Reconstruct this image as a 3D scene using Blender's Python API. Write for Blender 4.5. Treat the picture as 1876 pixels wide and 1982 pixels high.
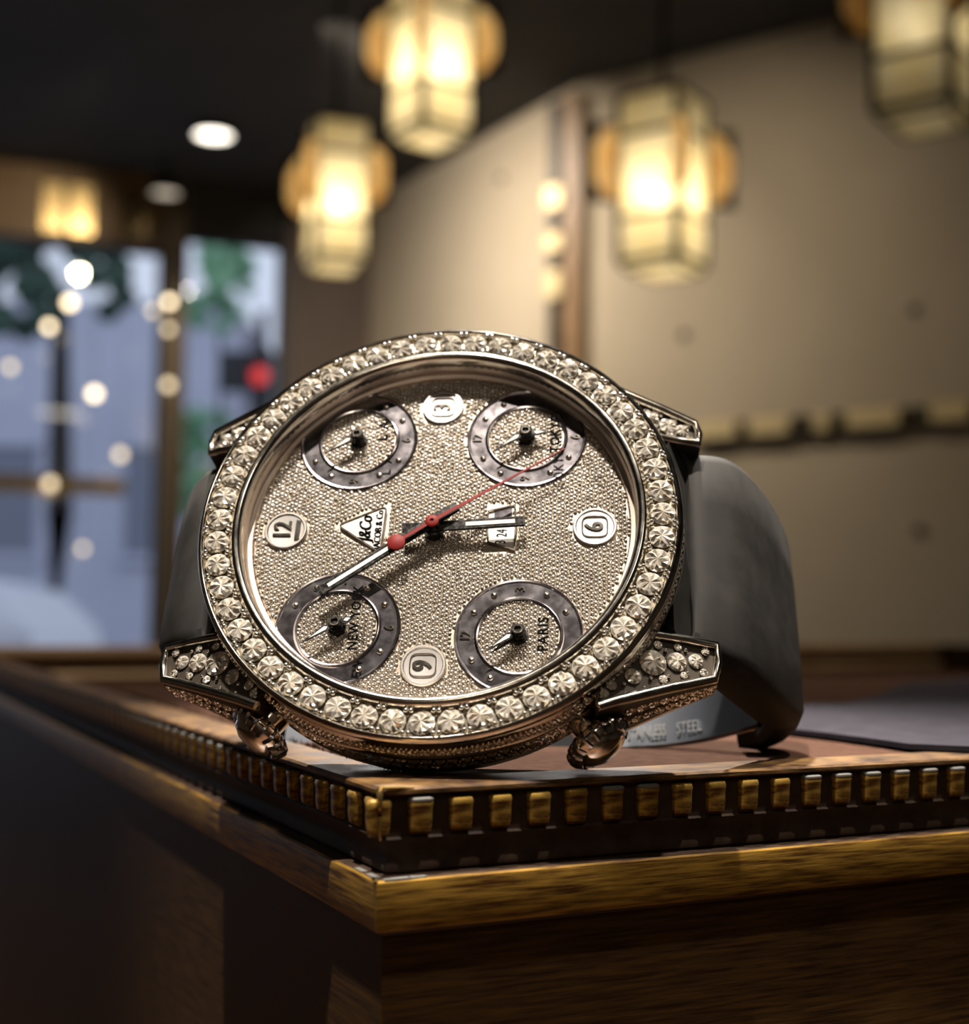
import bpy, bmesh, math, random
import numpy as np
from mathutils import Matrix, Vector

for o in list(bpy.data.objects):
    bpy.data.objects.remove(o, do_unlink=True)
SC = bpy.context.scene
COL = SC.collection
random.seed(7)
rng = np.random.default_rng(7)
MM = 0.001
PI = math.pi

# ------------------------------------------------------------------ camera
FPX = 2650.0                      # focal length in pixels of the 1876x1982 frame
CAM_H = 0.0146                    # camera height above the tray rim (z = 0)
WR = np.array([[0.99996369, -0.00852174, 0.0],
               [-0.0006126, -0.07188378, -0.99741283],
               [0.00849969, 0.99737661, -0.07188639]])      # camera axes -> world axes
cam_d = bpy.data.cameras.new('camera')
cam = bpy.data.objects.new('camera', cam_d)
COL.objects.link(cam)
cm = Matrix([[*WR[0], 0], [*WR[1], 0], [*WR[2], CAM_H], [0, 0, 0, 1]])
cam.matrix_world = cm
cam_d.sensor_fit = 'HORIZONTAL'
cam_d.sensor_width = 36.0
cam_d.lens = FPX / 1876.0 * 36.0
cam_d.clip_start = 0.005
cam_d.clip_end = 200
cam_d.dof.use_dof = True
cam_d.dof.focus_distance = 0.1265
cam_d.dof.aperture_fstop = cam_d.lens / 2.1       # 2.1 mm pupil
SC.camera = cam

# ------------------------------------------------------------------ world, big lights, exposure
world = bpy.data.worlds.new('sky')
SC.world = world
world.use_nodes = True
bg = world.node_tree.nodes['Background']
bg.inputs['Color'].default_value = (0.68, 0.72, 0.88, 1)
bg.inputs['Strength'].default_value = 1.15
SC.view_settings.view_transform = 'Standard'
SC.view_settings.look = 'None'
SC.view_settings.exposure = 0.0
SC.view_settings.gamma = 1.0
SC.view_settings.use_curve_mapping = False
SC.cycles.use_denoising = True
SC.cycles.max_bounces = 8
SC.cycles.transparent_max_bounces = 16
SC.cycles.sample_clamp_indirect = 6.0
SC.cycles.caustics_reflective = False
SC.cycles.caustics_refractive = False

CEIL = 2.0
FLOOR = -1.05


def spot_light(name, loc, target, energy, size_deg, blend, radius, color):
    d = bpy.data.lights.new(name, 'SPOT')
    d.energy = energy
    d.spot_size = math.radians(size_deg)
    d.spot_blend = blend
    d.shadow_soft_size = radius
    d.color = color
    ob = bpy.data.objects.new(name, d)
    COL.objects.link(ob)
    ob.location = loc
    ob.rotation_euler = (Vector(target) - Vector(loc)).to_track_quat('-Z', 'Y').to_euler()
    return ob


def area_light(name, loc, target, energy, size, color, spread=180):
    d = bpy.data.lights.new(name, 'AREA')
    d.shape = 'DISK'
    d.size = size
    d.energy = energy
    d.color = color
    d.spread = math.radians(spread)
    ob = bpy.data.objects.new(name, d)
    COL.objects.link(ob)
    ob.location = loc
    ob.rotation_euler = (Vector(target) - Vector(loc)).to_track_quat('-Z', 'Y').to_euler()
    return ob


# narrow ceiling spots over the counter, aimed at the watch
WARM = (1.0, 0.91, 0.80)
spot_light('counter_spot_main', (-0.20, -0.14, 1.95), (0.0, 0.130, 0.024), 400.0, 5.4, 0.8, 0.025, WARM)
spot_light('side_fill_spot', (0.62, -0.02, 1.95), (0.0, 0.130, 0.024), 170.0, 5.4, 0.8, 0.025, WARM)  # added for sparkle and fill on the front
spot_light('counter_spot_back', (0.06, 1.25, 1.95), (0.0, 0.138, 0.025), 650.0, 4.6, 0.8, 0.025, WARM)
# wider spot added to brighten the far part of the tray
spot_light('tray_fill_spot', (-0.35, 0.65, 1.95), (-0.05, 0.46, 0.0), 90.0, 22.0, 0.9, 0.04, (1.0, 0.86, 0.68))
# added fill lights: ceiling behind the camera, beige walls, window header
area_light('fill_light_near', (0.9, -1.3, 1.98), (0.9, -1.3, 0), 6.0, 0.5, (1.0, 0.86, 0.68))
area_light('fill_light_far', (-0.4, -2.6, 1.98), (-0.4, -2.6, 0), 8.0, 0.5, (1.0, 0.86, 0.68))
area_light('wall_fill', (0.25, 3.7, 1.97), (0.75, 4.75, 0.55), 5.0, 0.12, (1.0, 0.86, 0.66), 110)
area_light('wall_fill_corner', (-0.55, 4.5, 1.97), (0.0, 5.6, 0.9), 20.0, 0.12, (1.0, 0.88, 0.72), 110)
spot_light('header_fill_spot', (-1.25, 4.6, 1.95), (-2.0, 5.95, 1.74), 36.0, 30.0, 0.9, 0.03, (1.0, 0.82, 0.55))


# ------------------------------------------------------------------ node helpers
MATS = {}


def principled(name, color, rough=0.5, metal=0.0, spec=0.5, ior=1.5):
    m = bpy.data.materials.new(name)
    m.use_nodes = True
    b = m.node_tree.nodes['Principled BSDF']
    b.inputs['Base Color'].default_value = (*color, 1)
    b.inputs['Roughness'].default_value = rough
    b.inputs['Metallic'].default_value = metal
    b.inputs['Specular IOR Level'].default_value = spec
    b.inputs['IOR'].default_value = ior
    MATS[name] = m
    return m


def noise_color(m, c1, c2, scale=(10, 10, 10), detail=6, lo=0.35, hi=0.65, bump=0.0, rough=None, dist=0.001):
    """procedural two-tone noise on object coordinates (+ optional bump)"""
    nt = m.node_tree
    b = nt.nodes['Principled BSDF']
    tc = nt.nodes.new('ShaderNodeTexCoord')
    mp = nt.nodes.new('ShaderNodeMapping')
    mp.inputs['Scale'].default_value = scale
    nz = nt.nodes.new('ShaderNodeTexNoise')
    nz.inputs['Scale'].default_value = 1.0
    nz.inputs['Detail'].default_value = detail
    nz.inputs['Roughness'].default_value = 0.6
    cr = nt.nodes.new('ShaderNodeValToRGB')
    cr.color_ramp.elements[0].position = lo
    cr.color_ramp.elements[0].color = (*c1, 1)
    cr.color_ramp.elements[1].position = hi
    cr.color_ramp.elements[1].color = (*c2, 1)
    nt.links.new(tc.outputs['Object'], mp.inputs['Vector'])
    nt.links.new(mp.outputs['Vector'], nz.inputs['Vector'])
    nt.links.new(nz.outputs['Fac'], cr.inputs['Fac'])
    nt.links.new(cr.outputs['Color'], b.inputs['Base Color'])
    if bump:
        bp = nt.nodes.new('ShaderNodeBump')
        bp.inputs['Strength'].default_value = bump
        bp.inputs['Distance'].default_value = dist
        nt.links.new(nz.outputs['Fac'], bp.inputs['Height'])
        nt.links.new(bp.outputs['Normal'], b.inputs['Normal'])
    if rough:
        mr = nt.nodes.new('ShaderNodeMapRange')
        mr.inputs['To Min'].default_value = rough[0]
        mr.inputs['To Max'].default_value = rough[1]
        nt.links.new(nz.outputs['Fac'], mr.inputs['Value'])
        nt.links.new(mr.outputs['Result'], b.inputs['Roughness'])
    return m


def emitter(name, color, strength):
    m = principled(name, color, 0.4)
    b = m.node_tree.nodes['Principled BSDF']
    b.inputs['Emission Color'].default_value = (*color, 1)
    b.inputs['Emission Strength'].default_value = strength
    return m


def thin_glass(name, tint=(1, 1, 1), rough=0.02, ior=1.45):
    """thin pane: clear transmission + fresnel gloss, works for any ray"""
    m = bpy.data.materials.new(name)
    m.use_nodes = True
    nt = m.node_tree
    nt.nodes.clear()
    out = nt.nodes.new('ShaderNodeOutputMaterial')
    mix = nt.nodes.new('ShaderNodeMixShader')
    tr = nt.nodes.new('ShaderNodeBsdfTransparent')
    tr.inputs['Color'].default_value = (*tint, 1)
    gl = nt.nodes.new('ShaderNodeBsdfAnisotropic')
    gl.inputs['Roughness'].default_value = rough
    # Schlick reflectance, the same from both sides of the thin sheet
    lw = nt.nodes.new('ShaderNodeLayerWeight')
    lw.inputs['Blend'].default_value = 0.5
    pw = nt.nodes.new('ShaderNodeMath')
    pw.operation = 'POWER'
    pw.inputs[1].default_value = 5.0
    ma = nt.nodes.new('ShaderNodeMath')
    ma.operation = 'MULTIPLY_ADD'
    f0 = ((ior - 1) / (ior + 1)) ** 2
    ma.inputs[1].default_value = 1 - f0
    ma.inputs[2].default_value = f0
    nt.links.new(lw.outputs['Facing'], pw.inputs[0])
    nt.links.new(pw.outputs[0], ma.inputs[0])
    nt.links.new(ma.outputs[0], mix.inputs['Fac'])
    nt.links.new(tr.outputs['BSDF'], mix.inputs[1])
    nt.links.new(gl.outputs['BSDF'], mix.inputs[2])
    nt.links.new(mix.outputs['Shader'], out.inputs['Surface'])
    MATS[name] = m
    return m


def lamp_glass(name, c1, c2, clear, scale, glow=0.0):
    """opalescent leaded glass: streaky translucent colour with some clear transmission"""
    m = bpy.data.materials.new(name)
    m.use_nodes = True
    nt = m.node_tree
    nt.nodes.clear()
    out = nt.nodes.new('ShaderNodeOutputMaterial')
    tc = nt.nodes.new('ShaderNodeTexCoord')
    mp = nt.nodes.new('ShaderNodeMapping')
    mp.inputs['Scale'].default_value = scale
    nz = nt.nodes.new('ShaderNodeTexNoise')
    nz.inputs['Scale'].default_value = 1.0
    nz.inputs['Detail'].default_value = 3
    nz.inputs['Distortion'].default_value = 1.5
    cr = nt.nodes.new('ShaderNodeValToRGB')
    cr.color_ramp.elements[0].position = 0.35
    cr.color_ramp.elements[0].color = (*c1, 1)
    cr.color_ramp.elements[1].position = 0.62
    cr.color_ramp.elements[1].color = (*c2, 1)
    tl = nt.nodes.new('ShaderNodeBsdfTranslucent')
    df = nt.nodes.new('ShaderNodeBsdfDiffuse')
    tp = nt.nodes.new('ShaderNodeBsdfTransparent')
    m1 = nt.nodes.new('ShaderNodeMixShader')
    m1.inputs['Fac'].default_value = 0.25
    m2 = nt.nodes.new('ShaderNodeMixShader')
    m2.inputs['Fac'].default_value = clear
    nt.links.new(tc.outputs['Object'], mp.inputs['Vector'])
    nt.links.new(mp.outputs['Vector'], nz.inputs['Vector'])
    nt.links.new(nz.outputs['Fac'], cr.inputs['Fac'])
    for n in (tl, df, tp):
        nt.links.new(cr.outputs['Color'], n.inputs['Color'])
    nt.links.new(tl.outputs['BSDF'], m1.inputs[1])
    nt.links.new(df.outputs['BSDF'], m1.inputs[2])
    nt.links.new(m1.outputs['Shader'], m2.inputs[1])
    nt.links.new(tp.outputs['BSDF'], m2.inputs[2])
    if glow:
        em = nt.nodes.new('ShaderNodeEmission')
        em.inputs['Strength'].default_value = glow
        ad = nt.nodes.new('ShaderNodeAddShader')
        nt.links.new(cr.outputs['Color'], em.inputs['Color'])
        nt.links.new(m2.outputs['Shader'], ad.inputs[0])
        nt.links.new(em.outputs['Emission'], ad.inputs[1])
        nt.links.new(ad.outputs['Shader'], out.inputs['Surface'])
    else:
        nt.links.new(m2.outputs['Shader'], out.inputs['Surface'])
    MATS[name] = m
    return m


# ------------------------------------------------------------------ materials
# watch
steel = principled('polished_white_gold', (0.86, 0.80, 0.71), 0.13, 1.0)
noise_color(steel, (0.80, 0.74, 0.65), (0.90, 0.85, 0.77), (900, 900, 900), 3, 0.3, 0.7, 0.0, (0.08, 0.2))
bezel_metal = principled('bezel_setting_metal', (0.80, 0.70, 0.54), 0.22, 1.0)
flange_metal = principled('rose_tinted_flange', (0.70, 0.60, 0.52), 0.28, 1.0)
dark_mirror = principled('dark_polished_ring', (0.60, 0.57, 0.60), 0.2, 1.0)
noise_color(dark_mirror, (0.40, 0.37, 0.40), (0.60, 0.57, 0.60), (700, 700, 700), 5, 0.35, 0.65, 0.2, (0.10, 0.24), 0.00002)
medal_metal = principled('medallion_metal', (0.74, 0.71, 0.68), 0.27, 1.0)
hand_metal = principled('dark_hand_metal', (0.30, 0.29, 0.29), 0.14, 0.0, 0.2)
noise_color(hand_metal, (0.015, 0.014, 0.014), (0.10, 0.098, 0.095), (2500, 2500, 2500), 4, 0.45, 0.72, 0.2, (0.16, 0.3), 0.00002)
lume = principled('cream_lume', (0.86, 0.82, 0.70), 0.6)
red_enamel = principled('red_enamel', (0.19, 0.013, 0.012), 0.5, 0, 0.15)
ink = principled('black_print', (0.004, 0.004, 0.004), 0.7, 0, 0.0)
date_white = principled('date_disc_white', (0.78, 0.76, 0.70), 0.5)
gem = principled('champagne_diamond', (0.88, 0.81, 0.70), 0.14, 0.55, 0.9, 2.0)
gem_pave = principled('pave_diamond', (0.58, 0.51, 0.425), 0.18, 0.6, 0.9, 2.0)
bead_metal = principled('bright_bead', (0.93, 0.90, 0.84), 0.24, 1.0)
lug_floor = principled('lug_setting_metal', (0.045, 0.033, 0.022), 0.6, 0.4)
pave_floor = principled('pave_floor_metal', (0.46, 0.39, 0.31), 0.35, 1.0)
crystal_m = thin_glass('sapphire_crystal', (0.98, 0.97, 0.96), 0.02, 1.45)
rubber = principled('grey_black_rubber', (0.045, 0.042, 0.040), 0.75, 0, 0.3)
noise_color(rubber, (0.011, 0.0098, 0.0086), (0.021, 0.0185, 0.016), (350, 350, 350), 8, 0.35, 0.68, 0.3, (0.65, 0.85), 0.00006)
clasp_steel = principled('brushed_stainless', (0.16, 0.17, 0.19), 0.36, 1.0)
reflection_gold = principled('gold_reflection_leaf', (0.80, 0.55, 0.12), 0.25, 1.0)
# tray
dimmed_gilt = principled('dimmed_gilt_wood', (0.2, 0.1, 0.03), 0.5, 0.2, 0.3)  # gilt darkened to paint in the dimness of the lower face
noise_color(dimmed_gilt, (0.020, 0.008, 0.0015), (0.065, 0.030, 0.005), (120, 120, 2400), 8, 0.36, 0.62, 0.3, (0.4, 0.7), 0.0001)
gilt_u = principled('worn_gilt_wood', (0.4, 0.25, 0.06), 0.38)
noise_color(gilt_u, (0.07, 0.026, 0.006), (0.36, 0.20, 0.03), (150, 150, 2600), 8, 0.36, 0.60, 0.35, (0.28, 0.6), 0.0001)
MATS['worn_gilt_wood'].node_tree.nodes['Principled BSDF'].inputs['Metallic'].default_value = 0.45
dentil_gilt = principled('gilt_dentil', (0.5, 0.3, 0.07), 0.34, 0.55)
noise_color(dentil_gilt, (0.14, 0.055, 0.015), (0.58, 0.36, 0.08), (400, 400, 1800), 6, 0.38, 0.58, 0.3, (0.25, 0.5), 0.0001)
pale_gilt = principled('pale_gilt_bead', (0.45, 0.30, 0.16), 0.5, 0.1)
noise_color(pale_gilt, (0.36, 0.22, 0.11), (0.54, 0.37, 0.20), (60, 800, 800), 5, 0.35, 0.65, 0.2, (0.4, 0.6), 0.0001)
cove_paint = principled('brown_cove_paint', (0.060, 0.035, 0.022), 0.7, 0, 0.15)
noise_color(cove_paint, (0.028, 0.016, 0.010), (0.055, 0.033, 0.022), (500, 500, 500), 6, 0.35, 0.7, 0.2, (0.5, 0.7), 0.0001)
lip_gilt = principled('rubbed_lip_gilt', (0.35, 0.19, 0.07), 0.5, 0.15, 0.25)
noise_color(lip_gilt, (0.030, 0.013, 0.006), (0.16, 0.085, 0.028), (260, 260, 2400), 7, 0.38, 0.62, 0.5, (0.42, 0.75), 0.0002)
chip_lit_white = principled('gesso_lit_white', (0.17, 0.165, 0.155), 0.8, 0, 0.1)  # real chips, also the painted light on the left dentil caps
seam_gold = principled('bright_mitre_gold', (0.85, 0.60, 0.22), 0.22, 0.9)
felt = principled('brown_felt', (0.20, 0.085, 0.045), 0.95, 0, 0.1)
noise_color(felt, (0.045, 0.021, 0.013), (0.080, 0.039, 0.025), (600, 600, 600), 8, 0.3, 0.7, 0.5, None, 0.0003)
lilac = principled('lilac_grey_cloth', (0.17, 0.155, 0.20), 0.9, 0, 0.15)
noise_color(lilac, (0.020, 0.018, 0.025), (0.032, 0.029, 0.040), (300, 300, 300), 5, 0.35, 0.65, 0.3, None, 0.0003)
counter_wood = principled('counter_wood', (0.12, 0.06, 0.03), 0.4)
noise_color(counter_wood, (0.08, 0.036, 0.018), (0.16, 0.08, 0.04), (3, 40, 40), 6, 0.3, 0.7)
# room
wall_paint = principled('warm_beige_wall', (0.44, 0.37, 0.275), 0.75, 0, 0.3)
noise_color(wall_paint, (0.42, 0.35, 0.26), (0.46, 0.39, 0.295), (2.5, 2.5, 2.5), 5, 0.3, 0.7, 0.05, None, 0.002)
ceil_paint = principled('charcoal_ceiling', (0.055, 0.052, 0.050), 0.8, 0, 0.2)
noise_color(ceil_paint, (0.045, 0.043, 0.042), (0.07, 0.066, 0.062), (1.2, 1.2, 1.2), 4, 0.3, 0.7)
floor_m = principled('dark_floor', (0.10, 0.08, 0.065), 0.4)
noise_color(floor_m, (0.08, 0.064, 0.05), (0.13, 0.10, 0.08), (3, 3, 3), 5, 0.3, 0.7)
jamb_m = principled('brown_jamb', (0.085, 0.055, 0.038), 0.55)
noise_color(jamb_m, (0.07, 0.045, 0.032), (0.105, 0.07, 0.05), (20, 20, 2), 5, 0.3, 0.7)
header_m = principled('header_wood', (0.23, 0.135, 0.065), 0.45)
noise_color(header_m, (0.17, 0.10, 0.05), (0.30, 0.18, 0.09), (6, 6, 30), 5, 0.3, 0.7)
post_m = principled('bronzed_post', (0.16, 0.12, 0.075), 0.4, 0.5)
brass = principled('brass', (0.80, 0.60, 0.30), 0.25, 1.0)
brass_soft = principled('satin_brass', (0.74, 0.60, 0.34), 0.45, 0.3)
dark_metal = principled('dark_bronze', (0.020, 0.016, 0.013), 0.45, 0.4)
stud_m = principled('dark_stud', (0.06, 0.045, 0.035), 0.4, 0.5)
mirror_strip = principled('dark_mirror_strip', (0.10, 0.085, 0.06), 0.2, 0.6)
cream_glass = lamp_glass('cream_lamp_glass', (0.97, 0.90, 0.70), (1.0, 0.965, 0.86), 0.14, (7, 7, 7))
amber_glass = lamp_glass('amber_wing_glass', (0.80, 0.46, 0.12), (0.99, 0.80, 0.40), 0.40, (25, 25, 9), 0.30)  # added emission imitates bulb light carried through the wing glass
amber_dim = lamp_glass('amber_dim_glass', (0.80, 0.46, 0.12), (0.99, 0.80, 0.40), 0.40, (25, 25, 9), 0.03)
window_glass = thin_glass('window_glass', (0.92, 0.95, 0.96), 0.0, 1.45)
bulb_m = emitter('lit_bulb', (1.0, 0.86, 0.61), 105.0)
glint_m = emitter('glint_glow', (1.0, 0.80, 0.52), 6.0)
dim_glint_m = emitter('dim_glint_glow', (1.0, 0.80, 0.52), 2.6)
down_m = emitter('downlight_face', (1.0, 0.92, 0.78), 5.0)
# outdoors
facade_m = principled('pale_stone_facade', (0.50, 0.52, 0.62), 0.8)
noise_color(facade_m, (0.46, 0.48, 0.58), (0.56, 0.58, 0.68), (0.6, 0.6, 0.6), 4, 0.3, 0.7)
pane_dark = principled('far_window_pane', (0.17, 0.19, 0.25), 0.25)
brick_red = principled('red_brown_facade', (0.24, 0.13, 0.12), 0.8)
leaf_m = principled('green_leaves', (0.10, 0.30, 0.13), 0.6)
noise_color(leaf_m, (0.13, 0.30, 0.16), (0.24, 0.46, 0.27), (3, 3, 3), 4, 0.3, 0.7)
leaf_dark = principled('dark_green_leaves', (0.03, 0.075, 0.05), 0.6)
noise_color(leaf_dark, (0.02, 0.05, 0.035), (0.05, 0.11, 0.07), (3, 3, 3), 4, 0.3, 0.7)
bark = principled('dark_bark', (0.03, 0.026, 0.024), 0.9)
noise_color(bark, (0.02, 0.018, 0.016), (0.045, 0.038, 0.034), (15, 15, 4), 4, 0.3, 0.7)
asphalt = principled('asphalt', (0.20, 0.205, 0.24), 0.8)
noise_color(asphalt, (0.17, 0.175, 0.21), (0.24, 0.245, 0.285), (2, 2, 2), 5, 0.3, 0.7)
signal_black = principled('signal_black', (0.015, 0.015, 0.017), 0.5)
signal_red = emitter('signal_red', (0.8, 0.06, 0.06), 1.1)
car_white = principled('white_car_paint', (0.72, 0.74, 0.80), 0.3)
tyre_m = principled('tyre', (0.02, 0.02, 0.02), 0.8)


# ------------------------------------------------------------------ object helpers
def link(ob, parent=None):
    COL.objects.link(ob)
    if parent is not None:
        ob.parent = parent
    return ob


def tag(o, label=None, cat=None, group=None, kind=None):
    if label:
        o['label'] = label
    if cat:
        o['category'] = cat
    if group:
        o['group'] = group
    if kind:
        o['kind'] = kind
    return o


def empty(name, loc=(0, 0, 0), rz=0.0):
    o = bpy.data.objects.new(name, None)
    o.empty_display_size = 0.01
    o.location = loc
    o.rotation_euler = (0, 0, rz)
    return link(o)


class MB:
    """collects verts / faces, builds ONE mesh object"""

    def __init__(s):
        s.v = []
        s.f = []

    def add(s, v, f):
        n = len(s.v)
        s.v += [tuple(map(float, p)) for p in v]
        s.f += [tuple(i + n for i in q) for q in f]
        return s

    def box(s, x0, x1, y0, y1, z0, z1, M=None):
        v = [(x, y, z) for z in (z0, z1) for y in (y0, y1) for x in (x0, x1)]
        if M is not None:
            v = [tuple(M @ Vector(p)) for p in v]
        return s.add(v, [(0, 2, 3, 1), (4, 5, 7, 6), (0, 1, 5, 4), (2, 6, 7, 3), (0, 4, 6, 2), (1, 3, 7, 5)])

    def prism(s, poly, z0, z1, M=None):
        n = len(poly)
        v = [(x, y, z0) for x, y in poly] + [(x, y, z1) for x, y in poly]
        if M is not None:
            v = [tuple(M @ Vector(p)) for p in v]
        f = [tuple(range(n))[::-1], tuple(range(n, 2 * n))]
        f += [(i, (i + 1) % n, n + (i + 1) % n, n + i) for i in range(n)]
        return s.add(v, f)

    def lathe(s, prof, n=64, closed=False, M=None, cap=False):
        m = len(prof)
        v = []
        for r, z in prof:
            for k in range(n):
                a = 2 * PI * k / n
                v.append((r * math.cos(a), r * math.sin(a), z))
        if M is not None:
            v = [tuple(M @ Vector(p)) for p in v]
        f = []
        for j in range(m if closed else m - 1):
            j2 = (j + 1) % m
            for k in range(n):
                k2 = (k + 1) % n
                f.append((j * n + k, j * n + k2, j2 * n + k2, j2 * n + k))
        if cap:
            f.append(tuple(range(n))[::-1])
            f.append(tuple((m - 1) * n + k for k in range(n)))
        return s.add(v, f)

    def tube(s, pts, r, n=8, closed=False):
        pts = [Vector(p) for p in pts]
        rs = r if isinstance(r, (list, tuple)) else [r] * len(pts)
        m = len(pts)
        v = []
        for i, p in enumerate(pts):
            a = pts[(i - 1) % m] if (closed or i > 0) else p
            b = pts[(i + 1) % m] if (closed or i < m - 1) else p
            t = (b - a).normalized()
            u = t.cross(Vector((0, 0, 1)))
            if u.length < 1e-4:
                u = t.cross(Vector((1, 0, 0)))
            u.normalize()
            w = u.cross(t)
            for k in range(n):
                an = 2 * PI * k / n
                v.append(tuple(p + (u * math.cos(an) + w * math.sin(an)) * rs[i]))
        f = []
        for i in range(m if closed else m - 1):
            i2 = (i + 1) % m
            for k in range(n):
                k2 = (k + 1) % n
                f.append((i * n + k, i * n + k2, i2 * n + k2, i2 * n + k))
        if not closed:
            f.append(tuple(range(n)))
            f.append(tuple((m - 1) * n + k for k in range(n))[::-1])
        return s.add(v, f)

    def sphere(s, c, r, nu=10, nv=6):
        prof = [(max(1e-6, math.sin(PI * j / nv)) * r, -math.cos(PI * j / nv) * r) for j in range(nv + 1)]
        return s.lathe(prof, nu, M=Matrix.Translation(c))

    def loft(s, secs, cap=True):
        n = len(secs[0])
        v = [p for sec in secs for p in sec]
        f = []
        for i in range(len(secs) - 1):
            for k in range(n):
                k2 = (k + 1) % n
                f.append((i * n + k, i * n + k2, (i + 1) * n + k2, (i + 1) * n + k))
        if cap:
            f.append(tuple(range(n))[::-1])
            f.append(tuple((len(secs) - 1) * n + k for k in range(n)))
        return s.add(v, f)

    def mesh(s, name, scale=1.0, smooth=None, flip=True):
        me = bpy.data.meshes.new(name)
        me.from_pydata([(a * scale, b * scale, c * scale) for a, b, c in s.v], [], s.f)
        if flip:
            bm = bmesh.new()
            bm.from_mesh(me)
            bmesh.ops.recalc_face_normals(bm, faces=bm.faces)
            bm.to_mesh(me)
            bm.free()
        if smooth is not None:
            me.polygons.foreach_set('use_smooth', [True] * len(me.polygons))
            me.set_sharp_from_angle(angle=math.radians(smooth))
        me.update()
        return me

    def build(s, name, mat, parent=None, scale=1.0, smooth=None, flip=True):
        me = s.mesh(name, scale, smooth, flip)
        me.materials.append(mat)
        o = bpy.data.objects.new(name, me)
        return link(o, parent)


def mesh_np(name, V, F, mat, parent, smooth=None):
    """fast build from numpy vertex array and list of equal-length face arrays"""
    me = bpy.data.meshes.new(name)
    nl = sum(f.size for f in F)
    nf = sum(len(f) for f in F)
    me.vertices.add(len(V))
    me.vertices.foreach_set('co', V.astype(np.float32).ravel())
    me.loops.add(nl)
    me.loops.foreach_set('vertex_index', np.concatenate([f.ravel() for f in F]).astype(np.int32))
    me.polygons.add(nf)
    tot = np.concatenate([np.full(len(f), f.shape[1]) for f in F]).astype(np.int32)
    st = np.concatenate([[0], np.cumsum(tot)[:-1]]).astype(np.int32)
    me.polygons.foreach_set('loop_start', st)
    me.update(calc_edges=True)
    me.validate()
    if smooth is not None:
        me.polygons.foreach_set('use_smooth', [True] * len(me.polygons))
    me.materials.append(mat)
    o = bpy.data.objects.new(name, me)
    return link(o, parent)


def text_mesh(body, size, extrude, offset=0.0, shear=0.0, spacing=1.0):
    cu = bpy.data.curves.new('lettering', 'FONT')
    cu.body = body
    cu.size = size
    cu.extrude = extrude
    cu.offset = offset
    cu.shear = shear
    cu.space_character = spacing
    cu.align_x = 'CENTER'
    cu.align_y = 'CENTER'
    cu.resolution_u = 3
    ob = bpy.data.objects.new('lettering', cu)
    COL.objects.link(ob)
    bpy.context.view_layer.update()
    me = bpy.data.meshes.new_from_object(ob.evaluated_get(bpy.context.evaluated_depsgraph_get()))
    bpy.data.objects.remove(ob, do_unlink=True)
    bpy.data.curves.remove(cu)
    me.materials.clear()
    return me


def lettering(name, body, size, extrude, loc, mat, parent, sx=1.0, **kw):
    me = text_mesh(body, size * MM, extrude * MM, **kw)
    me.transform(Matrix.Diagonal((sx, 1, 1, 1)))
    me.materials.append(mat)
    o = bpy.data.objects.new(name, me)
    o.location = [c * MM for c in loc]
    return link(o, parent)


def D(px, py):
    """world direction of a picture point"""
    return Vector(WR @ np.array([(px - 938) / FPX, -(py - 991) / FPX, -1.0]))


def at(px, py, Y):
    """world point at forward distance Y that shows at a picture point"""
    d = D(px, py)
    return Vector((0, 0, CAM_H)) + d * (Y / d.y)


# ================================================================== ROOM SHELL
PC = Vector((-0.591, 6.586, 0))             # corner of window wall and panelled wall
PP = Vector((0.328, 5.056, 0))              # post between the two wall planes
uA = Vector((0.809, -0.588, 0)).normalized()
nA = Vector((-0.588, -0.809, 0)).normalized()     # into the room
uB = (PP - PC).normalized()
nB = Vector((-uB.y * -1, uB.x * -1, 0))
nB = Vector((uB.y, -uB.x, 0)) if Vector((uB.y, -uB.x, 0)).dot(Vector((0, 0, 0)) - PP) > 0 else Vector((-uB.y, uB.x, 0))
uW = Vector((-0.945, -0.326, 0)).normalized()
nW = Vector((0.326, -0.945, 0)).normalized()
A_END = PP + uA * 6.2
W_END = PC + uW * 4.3
B1 = Vector((4.9, -3.6, 0))
B2 = Vector((-4.4, -3.6, 0))


def frame_matrix(o, ux, uy):
    uz = Vector((0, 0, 1))
    return Matrix(((ux.x, uy.x, uz.x, o.x), (ux.y, uy.y, uz.y, o.y), (ux.z, uy.z, uz.z, o.z), (0, 0, 0, 1)))


def wall_between(name, p, q, n_in, mat, z0=FLOOR, z1=CEIL, th=0.12):
    u = (q - p).normalized()
    L = (q - p).length
    Mx = frame_matrix(p, u, -n_in)
    o = MB().box(0, L, 0, th, z0, z1, Mx).build(name, mat)
    return tag(o, kind='structure')


room = [PC, PP, A_END, B1, B2, W_END]
pts = [(p.x * 1.03, p.y * 1.03) for p in room]
pts = [(p.x + (0.25 if p.x > 0 else -0.25), p.y + (0.25 if p.y > 0 else -0.25)) for p in room]
tag(MB().prism(pts, FLOOR - 0.1, FLOOR).build('floor', floor_m), 'dark shop floor', kind='structure')
tag(MB().prism(pts, CEIL, CEIL + 0.1).build('ceiling', ceil_paint), 'charcoal grey shop ceiling', kind='structure')
wall_between('wall_right', PP, A_END, nA, wall_paint)['label'] = 'warm beige panelled wall on the right'
wall_between('wall_centre', PC, PP, nB, wall_paint)['label'] = 'beige wall section between the post and the window corner'
wall_between('wall_side', A_END, B1, Vector((-1, 0.05, 0)).normalized(), wall_paint)
wall_between('wall_back', B1, B2, Vector((0, 1, 0)), wall_paint)
wall_between('wall_left', B2, W_END, Vector((1, 0, 0)), wall_paint)

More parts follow.
